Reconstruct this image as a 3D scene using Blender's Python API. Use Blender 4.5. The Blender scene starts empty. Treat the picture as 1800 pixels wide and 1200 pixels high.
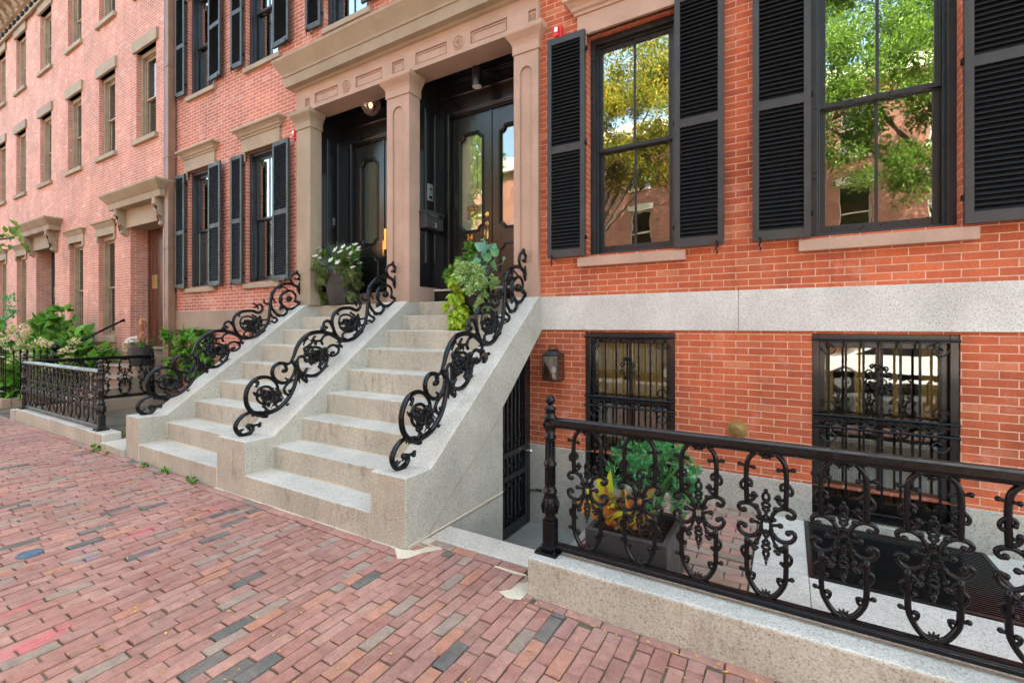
import bpy, math, random
import numpy as np
from mathutils import Vector, Matrix
R = math.radians
random.seed(11)
S = bpy.context.scene
# ---------------------------------------------------------------- camera, world, sun, exposure
cam = bpy.data.objects.new('camera', bpy.data.cameras.new('camera'))
S.collection.objects.link(cam)
cam.location = (0, -4.8, 1.67)
cam.rotation_euler = (R(90), 0, R(30.75))
cam.data.sensor_width = 36
cam.data.lens = 16.3
cam.data.shift_y = -28 / 1800
cam.data.clip_start = 0.05
cam.data.clip_end = 500
S.camera = cam
W = bpy.data.worlds.new('World')
S.world = W
W.use_nodes = True
wt = W.node_tree
sky = wt.nodes.new('ShaderNodeTexSky')
sky.sky_type = 'NISHITA'
sky.sun_disc = False
SUN_EL, SUN_AZ = 52, 20           # the sun stands behind the row of houses, to the right
sky.sun_elevation = R(SUN_EL)
sky.sun_rotation = R(SUN_AZ)
sky.dust_density = 4.0
sky.air_density = 1.0
sky.ozone_density = 0.6
bg = wt.nodes['Background']
bg.inputs[1].default_value = 0.15
tint = wt.nodes.new('ShaderNodeMix'); tint.data_type = 'RGBA'; tint.blend_type = 'MULTIPLY'
tint.inputs[0].default_value = 1; tint.inputs[7].default_value = (1.045, 1.03, .855, 1)   # camera white balance for open shade
wt.links.new(sky.outputs[0], tint.inputs[6]); wt.links.new(tint.outputs[2], bg.inputs[0])
sl = bpy.data.lights.new('sun', 'SUN')
sl.energy = 3.5
sl.angle = R(0.5)
sl.color = (1, 0.93, 0.82)
so = bpy.data.objects.new('sun', sl)
S.collection.objects.link(so)
az = R(SUN_AZ)
sd = Vector((math.sin(az) * math.cos(R(SUN_EL)), math.cos(az) * math.cos(R(SUN_EL)), math.sin(R(SUN_EL))))
so.rotation_euler = (-sd).to_track_quat('-Z', 'Y').to_euler()
S.view_settings.view_transform = 'Standard'
S.view_settings.look = 'None'
S.view_settings.gamma = 1
S.view_settings.exposure = 3.17

# ---------------------------------------------------------------- mesh helpers
class MB:
    def __init__(s): s.v = []; s.f = []; s.m = []
    def add(s, vs, fs, mi=0):
        o = len(s.v); s.v += [tuple(p) for p in vs]
        s.f += [tuple(o + i for i in f) for f in fs]; s.m += [mi] * len(fs); return s
    def quad(s, a, b, c, d, mi=0): return s.add([a, b, c, d], [(0, 1, 2, 3)], mi)
    def box(s, x0, x1, y0, y1, z0, z1, mi=0, front=None):
        s.add([(x0,y0,z0),(x1,y0,z0),(x1,y1,z0),(x0,y1,z0),(x0,y0,z1),(x1,y0,z1),(x1,y1,z1),(x0,y1,z1)],
              [(0,3,2,1),(4,5,6,7),(0,1,5,4),(1,2,6,5),(2,3,7,6),(3,0,4,7)], mi)
        if front is not None: s.m[-4] = front
        return s
    def prism(s, poly, a0, a1, axis='x', mi=0):
        # poly: 2D points; axis x -> (y,z), y -> (x,z), z -> (x,y)
        n = len(poly)
        def P(p, a):
            return (a, p[0], p[1]) if axis == 'x' else ((p[0], a, p[1]) if axis == 'y' else (p[0], p[1], a))
        vs = [P(p, a0) for p in poly] + [P(p, a1) for p in poly]
        fs = [(i, (i+1) % n, n + (i+1) % n, n + i) for i in range(n)] + [tuple(range(n-1, -1, -1)), tuple(range(n, 2*n))]
        return s.add(vs, fs, mi)
    def tube(s, pts, r=0.01, n=6, mi=0, closed=False, caps=True):
        pts = [Vector(p) for p in pts]; k = len(pts)
        rs = r if isinstance(r, (list, tuple)) else [r] * k
        vs = []; nv = None
        for i, p in enumerate(pts):
            if closed: t = pts[(i+1) % k] - pts[i-1]
            else: t = pts[min(i+1, k-1)] - pts[max(i-1, 0)]
            if t.length < 1e-9: t = Vector((0, 0, 1))
            t.normalize()
            if nv is None:
                nv = t.cross(Vector((0, 0, 1)) if abs(t.z) < .9 else Vector((1, 0, 0)))
            nv = (nv - t * nv.dot(t))
            if nv.length < 1e-6: nv = t.orthogonal()
            nv.normalize(); b = t.cross(nv)
            for j in range(n):
                a = 2 * math.pi * j / n
                vs.append(p + (nv * math.cos(a) + b * math.sin(a)) * rs[i])
        fs = []
        for i in range(k if closed else k-1):
            for j in range(n):
                a, b2 = i * n, ((i+1) % k) * n
                fs.append((a + j, a + (j+1) % n, b2 + (j+1) % n, b2 + j))
        if caps and not closed:
            fs += [tuple(range(n-1, -1, -1)), tuple((k-1)*n + j for j in range(n))]
        return s.add(vs, fs, mi)
    def ball(s, c, r, n=8, m=5, mi=0, sc=(1, 1, 1)):
        vs = [(c[0], c[1], c[2] - r * sc[2])]
        for i in range(1, m):
            t = math.pi * i / m
            for j in range(n):
                a = 2 * math.pi * j / n
                vs.append((c[0] + r*sc[0]*math.sin(t)*math.cos(a), c[1] + r*sc[1]*math.sin(t)*math.sin(a), c[2] - r*sc[2]*math.cos(t)))
        vs.append((c[0], c[1], c[2] + r * sc[2]))
        fs = [(0, 1 + (j+1) % n, 1 + j) for j in range(n)]
        for i in range(m-2):
            for j in range(n):
                a = 1 + i*n; fs.append((a+j, a+(j+1) % n, a+n+(j+1) % n, a+n+j))
        L = len(vs) - 1; a = 1 + (m-2)*n
        fs += [(a+j, a+(j+1) % n, L) for j in range(n)]
        return s.add(vs, fs, mi)
    def lathe(s, prof, c=(0, 0, 0), n=24, mi=0, flute=0, axis='z'):
        vs = []
        for (r, z) in prof:
            for j in range(n):
                a = 2 * math.pi * j / n
                rr = r * (1 - flute * (j % 2))
                if axis == 'z': vs.append((c[0] + rr*math.cos(a), c[1] + rr*math.sin(a), c[2] + z))
                else: vs.append((c[0] + rr*math.cos(a), c[1] - z, c[2] + rr*math.sin(a)))
        fs = []
        for i in range(len(prof)-1):
            for j in range(n):
                fs.append((i*n+j, i*n+(j+1) % n, (i+1)*n+(j+1) % n, (i+1)*n+j))
        fs += [tuple(range(n-1, -1, -1)), tuple((len(prof)-1)*n + j for j in range(n))]
        return s.add(vs, fs, mi)
    def sweep(s, prof, path, closed=False, mi=0, flip=False):
        # prof: closed list of (out, z); path: xy points, outward is to the right of travel
        k = len(path); n = len(prof); vs = []
        for i in range(k):
            p = Vector(path[i])
            d0 = d1 = None
            if closed or i > 0: d0 = (p - Vector(path[i-1])).normalized()
            if closed or i < k-1: d1 = (Vector(path[(i+1) % k]) - p).normalized()
            if d0 is None: d0 = d1
            if d1 is None: d1 = d0
            n0 = Vector((d0.y, -d0.x)); n1 = Vector((d1.y, -d1.x))
            mt = (n0 + n1); mt = mt / max(mt.dot(n0), 1e-6) if mt.length > 1e-6 else n0
            for (o, z) in prof: vs.append((p.x + mt.x*o, p.y + mt.y*o, z))
        fs = []
        for i in range(k if closed else k-1):
            for j in range(n):
                a, b = i*n, ((i+1) % k)*n
                fs.append((a+j, a+(j+1) % n, b+(j+1) % n, b+j))
        if not closed: fs += [tuple(range(n-1, -1, -1)), tuple((k-1)*n+j for j in range(n))]
        return s.add(vs, fs, mi)

WL = {}
def addmods(o, bevel):
    if bevel:
        m = o.modifiers.new('bevel', 'BEVEL'); m.width = bevel; m.segments = 2; m.limit_method = 'ANGLE'; m.angle_limit = R(35)
def build(name, mb, mats, parent=None, smooth=False, bevel=0, label=None, fixn=True):
    me = bpy.data.meshes.new(name)
    me.from_pydata(mb.v, [], mb.f)
    if not isinstance(mats, (list, tuple)): mats = [mats]
    for m in mats: me.materials.append(m)
    if len(me.polygons) != len(mb.m): me.validate()
    elif len(mats) > 1: me.polygons.foreach_set('material_index', mb.m)
    if fixn:
        import bmesh
        bm = bmesh.new(); bm.from_mesh(me); bmesh.ops.recalc_face_normals(bm, faces=bm.faces); bm.to_mesh(me); bm.free()
    if smooth: me.polygons.foreach_set('use_smooth', [True] * len(me.polygons))
    # box-mapped UV in metres
    nl = len(me.loops); npoly = len(me.polygons)
    co = np.zeros(len(me.vertices) * 3, np.float32); me.vertices.foreach_get('co', co); co = co.reshape(-1, 3)
    li = np.zeros(nl, np.int32); me.loops.foreach_get('vertex_index', li)
    nn = np.zeros(npoly * 3, np.float32); me.polygons.foreach_get('normal', nn); nn = np.abs(nn.reshape(-1, 3))
    lt = np.zeros(npoly, np.int32); me.polygons.foreach_get('loop_total', lt)
    ax = np.repeat(np.argmax(nn + np.array([0, .001, .002]), axis=1), lt)
    c = co[li]
    uv = np.where((ax == 2)[:, None], c[:, [0, 1]], np.where((ax == 1)[:, None], c[:, [0, 2]], c[:, [1, 2]]))
    ul = me.uv_layers.new(name='UVMap'); ul.data.foreach_set('uv', uv.astype(np.float32).ravel())
    me.update()
    o = bpy.data.objects.new(name, me); S.collection.objects.link(o)
    WL[o] = Vector((0, 0, 0))
    if parent: o.parent = parent; o.location = -WL[parent]
    addmods(o, bevel)
    if label: o['label'] = label
    return o
def tag(o, label, cat, group=None):
    o['label'] = label; o['category'] = cat
    if group: o['group'] = group
    return o
def thing(name, label, cat, loc=(0, 0, 0), group=None):
    o = bpy.data.objects.new(name, None); S.collection.objects.link(o)
    o.location = loc; o.empty_display_size = .1; WL[o] = Vector(loc)
    return tag(o, label, cat, group)
def structure(o): o['kind'] = 'structure'; return o
def dup(o, parent=None, loc=None, rot=None, label=None, group=None):
    c = o.copy(); S.collection.objects.link(c)
    if parent: c.parent = parent
    if loc is not None: c.location = loc
    if rot is not None: c.rotation_euler = rot
    if label: c['label'] = label
    if group: c['group'] = group
    for ch in o.children: dup(ch, c)
    return c
def spl(pts, sub=4, closed=False):
    # Catmull-Rom through points (any dimension)
    P = [np.array(p, float) for p in pts]; k = len(P); out = []
    if k < 3: return [tuple(p) for p in P]
    for i in range(k if closed else k-1):
        p0 = P[i-1] if (i > 0 or closed) else 2*P[0]-P[1]
        p1 = P[i]; p2 = P[(i+1) % k]
        p3 = P[(i+2) % k] if (i+2 < k or closed) else 2*P[-1]-P[-2]
        for j in range(sub):
            t = j / sub
            out.append(tuple(0.5*((2*p1) + (-p0+p2)*t + (2*p0-5*p1+4*p2-p3)*t*t + (-p0+3*p1-3*p2+p3)*t**3)))
    if not closed: out.append(tuple(P[-1]))
    return out
def rad3(n, a, b, c):
    return [a + (b-a)*min(1, 3*i/(n-1)) if i < (n-1)*.5 else b + (c-b)*max(0, (3*i/(n-1) - 2)) for i in range(n)]

# ---------------------------------------------------------------- materials
def mat(name, base=(.5, .5, .5), rough=.6, metal=0, spec=.5, build_=None, coat=0):
    m = bpy.data.materials.new(name); m.use_nodes = True
    b = m.node_tree.nodes['Principled BSDF']
    b.inputs['Base Color'].default_value = (*base, 1); b.inputs['Roughness'].default_value = rough
    b.inputs['Metallic'].default_value = metal; b.inputs['Specular IOR Level'].default_value = spec
    b.inputs['Coat Weight'].default_value = coat; b.inputs['Coat Roughness'].default_value = .15
    if build_: build_(m.node_tree, b)
    return m
def N(t, typ, **kw):
    n = t.nodes.new(typ)
    for k, v in kw.items():
        if k in n.bl_rna.properties: setattr(n, k, v)
        else: n.inputs[k].default_value = v
    return n
def noise(t, vec, scale, detail=4, rough=.55):
    n = N(t, 'ShaderNodeTexNoise'); n.inputs['Scale'].default_value = scale; n.inputs['Detail'].default_value = detail
    n.inputs['Roughness'].default_value = rough
    t.links.new(vec, n.inputs['Vector']); return n.outputs['Fac']
def ramp(t, fac, stops, interp='LINEAR'):
    r = N(t, 'ShaderNodeValToRGB'); r.color_ramp.interpolation = interp
    e = r.color_ramp.elements
    while len(e) < len(stops): e.new(.5)
    for i, (p, c) in enumerate(stops):
        e[i].position = p
        e[i].color = (*c, 1) if isinstance(c, tuple) else (c, c, c, 1)
    t.links.new(fac, r.inputs[0]); return r.outputs[0]
def mixc(t, f, a, b, mode='MIX'):
    m = N(t, 'ShaderNodeMix', data_type='RGBA', blend_type=mode)
    for s, v in ((0, f), (6, a), (7, b)):
        if isinstance(v, (int, float)): m.inputs[s].default_value = v
        elif isinstance(v, tuple): m.inputs[s].default_value = (*v, 1)
        else: t.links.new(v, m.inputs[s])
    return m.outputs[2]
def math_(t, op, a, b=0.0):
    m = N(t, 'ShaderNodeMath', operation=op)
    for i, v in enumerate((a, b)):
        if isinstance(v, (int, float)): m.inputs[i].default_value = v
        else: t.links.new(v, m.inputs[i])
    return m.outputs[0]
def bump(t, b, h, strength=.3, dist=.01, prev=None):
    n = N(t, 'ShaderNodeBump'); n.inputs['Strength'].default_value = strength; n.inputs['Distance'].default_value = dist
    t.links.new(h, n.inputs['Height'])
    if prev is not None: t.links.new(prev, n.inputs['Normal'])
    t.links.new(n.outputs[0], b.inputs['Normal']); return n.outputs[0]
def objco(t): return N(t, 'ShaderNodeTexCoord').outputs['Object']
def uvco(t): return N(t, 'ShaderNodeTexCoord').outputs['UV']

def brick_mat(name, c1, c2, mortar, pale, dark, effl=.5):
    def f(t, b):
        uv = uvco(t); ob = objco(t)
        nz = N(t, 'ShaderNodeTexNoise'); nz.inputs['Scale'].default_value = 22; nz.inputs['Detail'].default_value = 3
        t.links.new(uv, nz.inputs['Vector'])
        vm = N(t, 'ShaderNodeVectorMath', operation='MULTIPLY_ADD')
        t.links.new(nz.outputs['Color'], vm.inputs[0]); vm.inputs[1].default_value = (.005, .005, 0); t.links.new(uv, vm.inputs[2])
        def br(a, b_, m_, bias):
            k = N(t, 'ShaderNodeTexBrick'); k.offset = .5
            k.inputs['Scale'].default_value = 1; k.inputs['Brick Width'].default_value = .2076; k.inputs['Row Height'].default_value = .0637
            k.inputs['Mortar Size'].default_value = .0040; k.inputs['Mortar Smooth'].default_value = .25; k.inputs['Bias'].default_value = bias
            k.inputs['Color1'].default_value = (*a, 1); k.inputs['Color2'].default_value = (*b_, 1); k.inputs['Mortar'].default_value = (*m_, 1)
            t.links.new(vm.outputs[0], k.inputs['Vector']); return k
        k1 = br((0, 0, 0), (1, 1, 1), (.5, .5, .5), 0)
        base = ramp(t, k1.outputs['Color'], [(0, dark), (.18, c2), (.55, c1), (.85, c2), (1, pale)])
        n2 = ramp(t, noise(t, ob, 1.3, 5), [(.3, .78), (.7, 1.14)])
        base = mixc(t, 1, base, n2, 'MULTIPLY')
        base = mixc(t, 1, base, ramp(t, noise(t, ob, .45, 6, .7), [(.30, .70), (.5, 1.), (.75, 1.12)]), 'MULTIPLY')
        n3 = ramp(t, noise(t, ob, 60, 4, .7), [(.25, .74), (.75, 1.2)])
        base = mixc(t, 1, base, n3, 'MULTIPLY')
        ms = N(t, 'ShaderNodeMapping'); ms.inputs['Scale'].default_value = (5, 5, .7); t.links.new(ob, ms.inputs[0])
        base = mixc(t, 1, base, ramp(t, noise(t, ms.outputs[0], 1, 6, .7), [(.32, .74), (.5, 1.), (.8, 1.08)]), 'MULTIPLY')
        mo = mixc(t, 1, mortar, ramp(t, noise(t, ob, 9, 5), [(.3, .72), (.7, 1.15)]), 'MULTIPLY')
        col = mixc(t, k1.outputs['Fac'], base, mo)
        ef = ramp(t, noise(t, ob, 2.6, 8, .72), [(.56, 0.), (.74, 1.)])
        ef2 = math_(t, 'MULTIPLY', ef, effl)
        col = mixc(t, ef2, col, (.62, .40, .33))
        t.links.new(col, b.inputs['Base Color'])
        h = math_(t, 'SUBTRACT', math_(t, 'MULTIPLY', noise(t, ob, 90, 3), .35), k1.outputs['Fac'])
        bump(t, b, h, .55, .004)
    return mat(name, rough=.78, spec=.35, build_=f)
def granite_mat(name, base=(.50, .49, .46), tan=0., stain=0., dark=.5):
    def f(t, b):
        ob = objco(t)
        sp = ramp(t, noise(t, ob, 95, 3, .8), [(.34, dark*.45), (.42, .86), (.58, 1.), (.68, 1.18)])
        s2 = ramp(t, noise(t, ob, 75, 3, .6), [(.3, .82), (.5, 1.), (.7, 1.08)])
        big = ramp(t, noise(t, ob, 1.7, 6, .6), [(.25, .72), (.75, 1.12)])
        c = mixc(t, 1, mixc(t, 1, base, sp, 'MULTIPLY'), mixc(t, 1, s2, big, 'MULTIPLY'), 'MULTIPLY')
        if tan:
            tf = math_(t, 'MULTIPLY', ramp(t, noise(t, ob, 2.3, 6, .65), [(.2, .45), (.75, 1.)]), tan)
            c = mixc(t, tf, c, mixc(t, 1, c, (.95, .86, .68), 'MULTIPLY'))
        if stain:
            mp = N(t, 'ShaderNodeMapping'); mp.inputs['Scale'].default_value = (16, 16, 4); t.links.new(ob, mp.inputs[0])
            st = ramp(t, noise(t, mp.outputs[0], 1, 5, .7), [(.48, 0.), (.80, .85)])
            pt = ramp(t, noise(t, ob, 2.6, 3), [(.42, 0.), (.6, 1.)])
            c = mixc(t, math_(t, 'MULTIPLY', math_(t, 'MULTIPLY', st, pt), stain), c, (.16, .105, .06))
        t.links.new(c, b.inputs['Base Color'])
        bump(t, b, noise(t, ob, 140, 4, .7), .25, .004)
    return mat(name, rough=.75, spec=.35, build_=f)
def stone_mat(name, base, var=.12, rough=.75, bs=.12):
    def f(t, b):
        ob = objco(t)
        a = ramp(t, noise(t, ob, 2.1, 6, .62), [(.28, 1-var*1.6), (.72, 1+var)])
        c = mixc(t, 1, base, a, 'MULTIPLY')
        c = mixc(t, 1, c, ramp(t, noise(t, ob, 55, 4), [(.3, .92), (.7, 1.07)]), 'MULTIPLY')
        t.links.new(c, b.inputs['Base Color'])
        bump(t, b, noise(t, ob, 70, 5, .7), bs, .006)
    return mat(name, rough=rough, spec=.35, build_=f)
def paint_mat(name, base, rough=.3, spec=.5, wear=None, amt=.5, bs=.06):
    def f(t, b):
        ob = objco(t)
        r = ramp(t, noise(t, ob, 14, 5), [(.3, max(rough-.1, .05)), (.7, rough+.15)])
        t.links.new(r, b.inputs['Roughness'])
        c = mixc(t, 1, base, ramp(t, noise(t, ob, 6, 4), [(.3, .8), (.7, 1.2)]), 'MULTIPLY')
        if wear: c = mixc(t, math_(t, 'MULTIPLY', ramp(t, noise(t, ob, 26, 6, .7), [(.56, 0.), (.70, 1.)]), amt), c, wear)
        t.links.new(c, b.inputs['Base Color'])
        bump(t, b, noise(t, ob, 60, 3), bs, .004)
    return mat(name, rough=rough, spec=spec, build_=f)
def leaf_mat(name, cols, trans=.35, rough=.5):
    m = bpy.data.materials.new(name); m.use_nodes = True; t = m.node_tree; b = t.nodes['Principled BSDF']
    g = N(t, 'ShaderNodeNewGeometry')
    c = ramp(t, g.outputs['Random Per Island'], [(i / max(1, len(cols)-1), c) for i, c in enumerate(cols)])
    t.links.new(c, b.inputs['Base Color']); b.inputs['Roughness'].default_value = rough; b.inputs['Specular IOR Level'].default_value = .35
    tr = N(t, 'ShaderNodeBsdfTranslucent'); t.links.new(c, tr.inputs[0])
    mx = N(t, 'ShaderNodeMixShader'); mx.inputs[0].default_value = trans
    t.links.new(b.outputs[0], mx.inputs[1]); t.links.new(tr.outputs[0], mx.inputs[2])
    t.links.new(mx.outputs[0], t.nodes['Material Output'].inputs[0])
    return m
def glass_mat(name, refl=.3, tint=(.8, .85, .82), wob=.009):
    m = bpy.data.materials.new(name); m.use_nodes = True; t = m.node_tree
    t.nodes.remove(t.nodes['Principled BSDF'])
    gl = N(t, 'ShaderNodeBsdfGlossy'); gl.inputs['Roughness'].default_value = .0; gl.inputs['Color'].default_value = (.95, .97, .95, 1)
    tp = N(t, 'ShaderNodeBsdfTransparent'); tp.inputs[0].default_value = (*tint, 1)
    fr = N(t, 'ShaderNodeFresnel'); fr.inputs[0].default_value = 1.5
    fac = math_(t, 'MINIMUM', math_(t, 'ADD', math_(t, 'MULTIPLY', fr.outputs[0], 1.2), refl), .95)
    ob = objco(t); bp = N(t, 'ShaderNodeBump'); bp.inputs['Strength'].default_value = wob; bp.inputs['Distance'].default_value = .1
    t.links.new(noise(t, ob, 3.0, 2), bp.inputs['Height']); t.links.new(bp.outputs[0], gl.inputs['Normal'])
    mx = N(t, 'ShaderNodeMixShader'); t.links.new(fac, mx.inputs[0]); t.links.new(tp.outputs[0], mx.inputs[1]); t.links.new(gl.outputs[0], mx.inputs[2])
    t.links.new(mx.outputs[0], t.nodes['Material Output'].inputs[0])
    return m

M = {}
M['brickR'] = brick_mat('orange red brick', (.57, .135, .052), (.49, .108, .043), (.68, .42, .30), (.60, .20, .10), (.44, .10, .045), .5)
M['brickM_glare'] = brick_mat('brick paled to rose, mostly as sky glare', (.54, .185, .115), (.48, .155, .095), (.86, .64, .54), (.58, .27, .2), (.44, .14, .10), .45)  # pinker, paler copy of the brick, mostly sky glare put into the colour
M['brickA'] = brick_mat('pale rose brick', (.58, .245, .165), (.53, .21, .145), (.82, .62, .52), (.62, .33, .25), (.50, .20, .15), .5)
M['brickB'] = brick_mat('salmon brick', (.60, .27, .19), (.55, .235, .165), (.78, .60, .51), (.62, .35, .27), (.52, .22, .17), .5)
M['granite'] = granite_mat('grey granite', (.60, .58, .53), tan=.3, stain=.35)
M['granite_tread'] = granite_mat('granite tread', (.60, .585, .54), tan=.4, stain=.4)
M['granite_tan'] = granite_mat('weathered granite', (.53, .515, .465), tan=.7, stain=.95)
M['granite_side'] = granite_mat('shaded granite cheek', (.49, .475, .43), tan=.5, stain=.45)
M['granite_pit_shade'] = granite_mat('granite darkened as pit shade', (.24, .25, .23), tan=.2, stain=.5)  # darker copy of the granite, with the pit's shade put into the colour
M['granite_band'] = granite_mat('granite band', (.68, .66, .615), tan=.15, stain=.12)
M['brown'] = stone_mat('brownstone', (.31, .225, .16), .14)
M['brownL'] = stone_mat('tan brownstone', (.35, .27, .185), .12)
M['brownpink'] = stone_mat('pink brownstone paint', (.44, .29, .215), .10)
M['black'] = mat('black gloss paint', (.009, .009, .010), .2, spec=.6)
M['blackdoor'] = mat('black door enamel', (.011, .011, .009), .2, spec=.5)
M['iron'] = paint_mat('black painted iron', (.0035, .0038, .0048), .2, .28, bs=.14)
M['ironold'] = paint_mat('bronzed black iron', (.010, .009, .009), .34, .5, wear=(.09, .065, .05), amt=.4, bs=.12)
M['shutter'] = paint_mat('dark grey shutter paint', (.036, .034, .034), .46, .45)
M['shutterG'] = paint_mat('green black shutter paint', (.034, .034, .029), .5, .4)
M['louver'] = paint_mat('louver paint darkened as shade', (.005, .005, .005), .6, .25)  # darker than the stiles: shade between the slats is put into the colour
M['frame'] = paint_mat('charcoal window frame', (.020, .022, .026), .35, .45)
M['dark'] = mat('dark interior', (.02, .02, .02), .9)
M['room'] = stone_mat('room plaster', (.35, .33, .28), .08)
M['glass'] = glass_mat('window glass', .34)
M['glassM'] = glass_mat('side window glass', .34)
M['glassD'] = glass_mat('door glass', .10)
M['glassB'] = glass_mat('basement glass', .08)
M['glassL'] = glass_mat('screened lower glass', .17, (.62, .66, .62))
M['glassfar'] = glass_mat('far window glass', .06, (.5, .52, .55))
M['tanframe'] = paint_mat('tan window frame', (.30, .22, .145), .5)
M['brass'] = paint_mat('polished brass', (.75, .48, .14), .2, .5); M['brass'].node_tree.nodes['Principled BSDF'].inputs['Metallic'].default_value = 1
M['oldbrass'] = paint_mat('aged brass', (.36, .25, .10), .42, .5); M['oldbrass'].node_tree.nodes['Principled BSDF'].inputs['Metallic'].default_value = .8
M['steel'] = mat('brushed steel', (.6, .6, .58), .3, .9)
M['red'] = mat('red plastic', (.62, .02, .02), .3)
M['white'] = mat('white plastic', (.75, .75, .72), .4)
M['copper'] = stone_mat('brown painted copper', (.23, .125, .08), .2, .5)
M['pipegrey'] = stone_mat('grey brown pipe', (.22, .15, .13), .25, .6)
M['pot'] = paint_mat('charcoal planter', (.045, .043, .045), .45, .4)
M['soil'] = stone_mat('dark mulch', (.06, .028, .015), .5, .95, 1.)
M['pave2'] = mat('old olive paving brick', rough=.85, spec=.3, build_=lambda t, b: (t.links.new(mixc(t, 1, ramp(t, N(t, 'ShaderNodeNewGeometry').outputs['Random Per Island'], [(0, (.27, .18, .13)), (.2, (.34, .20, .15)), (.4, (.22, .16, .12)), (.6, (.30, .22, .17)), (.8, (.36, .19, .14)), (1, (.26, .20, .14))], 'CONSTANT'), ramp(t, noise(t, objco(t), 12, 6, .7), [(.28, .7), (.72, 1.2)]), 'MULTIPLY'), b.inputs['Base Color']), bump(t, b, noise(t, objco(t), 45, 5, .7), .35, .006)))
M['moss'] = stone_mat('mossy sand joints', (.13, .105, .07), .4, .95, .6)
M['cream'] = stone_mat('cream mortar', (.60, .52, .40), .15, .9, .4)
M['asphalt'] = stone_mat('asphalt', (.055, .055, .058), .2, .9, .4)
M['hallglow'] = mat('glowing beige hall panel', (.70, .67, .50), .9)
_d = M['hallglow'].node_tree.nodes['Principled BSDF']; _d.inputs['Emission Color'].default_value = (1, .88, .6, 1); _d.inputs['Emission Strength'].default_value = .018  # glowing panel added behind the door glass, stands in for the lamplit hall
M['brickO'] = brick_mat('opposite brick', (.40, .155, .10), (.34, .13, .085), (.5, .4, .34), (.38, .24, .18), (.26, .12, .09), .3)
M['curtain'] = mat('sheer curtain', (.62, .60, .50), .9)
M['amber'] = stone_mat('self-glowing ochre blind', (.55, .33, .11), .2, .8)
_a = M['amber'].node_tree.nodes['Principled BSDF']; _a.inputs['Emission Color'].default_value = (1, .55, .16, 1); _a.inputs['Emission Strength'].default_value = .010  # the blind glows by itself, in place of a lamp inside
M['umber'] = stone_mat('dim ochre blind', (.16, .11, .06), .2, .8)
M['mahog'] = None
def wood(t, b):
    ob = objco(t); mp = N(t, 'ShaderNodeMapping'); mp.inputs['Scale'].default_value = (18, 18, .8); t.links.new(ob, mp.inputs[0])
    t.links.new(ramp(t, noise(t, mp.outputs[0], 1, 5), [(.3, (.016, .005, .003)), (.5, (.07, .018, .007)), (.75, (.19, .055, .015))]), b.inputs['Base Color'])
M['mahog'] = mat('varnished mahogany', rough=.25, build_=wood)
def pave(t, b):
    g = N(t, 'ShaderNodeNewGeometry'); ob = objco(t)
    c = ramp(t, g.outputs['Random Per Island'], [(0, (0.322, 0.157, 0.124)), (.18, (0.383, 0.191, 0.15)), (.36, (0.35, 0.161, 0.124)), (.52, (0.401, 0.212, 0.165)), (.68, (0.336, 0.17, 0.139)), (.79, (0.429, 0.199, 0.132)), (.85, (0.307, 0.225, 0.177)), (.93, (0.27, 0.208, 0.162)), (.968, (0.117, 0.114, 0.102)), (1, (0.107, 0.106, 0.0978))], 'CONSTANT')
    c = mixc(t, 1, c, ramp(t, noise(t, ob, 14, 6, .7), [(.28, .66), (.72, 1.18)]), 'MULTIPLY')
    c = mixc(t, 1, c, ramp(t, noise(t, ob, 1.1, 3), [(.3, .84), (.7, 1.10)]), 'MULTIPLY')
    c = mixc(t, math_(t, 'MULTIPLY', ramp(t, noise(t, ob, 3.1, 7, .7), [(.42, 0.), (.7, 1.)]), .28), c, (.42, .29, .25))
    d = ramp(t, noise(t, ob, 75, 5, .85), [(.30, .45), (.45, .95), (.6, 1.), (.75, 1.15)])
    c = mixc(t, 1, c, d, 'MULTIPLY')
    # spray-paint utility marks left on the paving (pink, blue)
    def spot(x, y, sx, sy, rot, col, k, c):
        mp = N(t, 'ShaderNodeMapping'); mp.vector_type = 'TEXTURE'
        mp.inputs['Location'].default_value = (x, y, 0); mp.inputs['Rotation'].default_value = (0, 0, R(rot)); mp.inputs['Scale'].default_value = (sx, sy, 10)
        t.links.new(ob, mp.inputs[0])
        ln = N(t, 'ShaderNodeVectorMath', operation='LENGTH'); t.links.new(mp.outputs[0], ln.inputs[0])
        f = math_(t, 'ADD', ln.outputs['Value'], math_(t, 'MULTIPLY', noise(t, ob, 11, 6, .75), .9))
        m = ramp(t, f, [(.0, 1.), (.75, .9), (1.45 if False else .999, 0.)])
        return mixc(t, math_(t, 'MULTIPLY', m, k), c, col)
    for a in MARKS: c = spot(*a, c)
    t.links.new(c, b.inputs['Base Color'])
    bump(t, b, noise(t, ob, 45, 6, .75), .35, .006)
MARKS = [(-4.32, -3.52, .05, .22, 3, (.10, .16, .28), .75), (-3.42, -4.0, .16, .38, 8, (.55, .10, .12), .55), (-3.9, -3.95, .09, .3, 20, (.50, .08, .10), .4),
         (-4.5, -3.1, .08, .3, 4, (.60, .09, .14), .6), (-4.5, -2.55, .09, .3, 10, (.55, .08, .12), .45), (-4.53, -3.42, .05, .20, 3, (.12, .17, .28), .6)]
M['pave'] = mat('worn paving brick', rough=.8, spec=.3, build_=pave)
M['leafG'] = leaf_mat('green leaf', [(.03, .07, .01), (0.0775, 0.217, 0.0232), (0.155, 0.372, 0.0465), (0.248, 0.512, 0.062), (0.109, 0.264, 0.0465)])
M['leafLime'] = leaf_mat('lime leaf', [(.45, .62, .03), (.60, .74, .06), (.28, .45, .04), (.55, .70, .10)])
M['leafDark'] = leaf_mat('dark trailing leaf', [(0.0775, 0.139, 0.031), (0.155, 0.217, 0.0543), (0.264, 0.295, 0.093), (0.093, 0.171, 0.062)])
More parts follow.
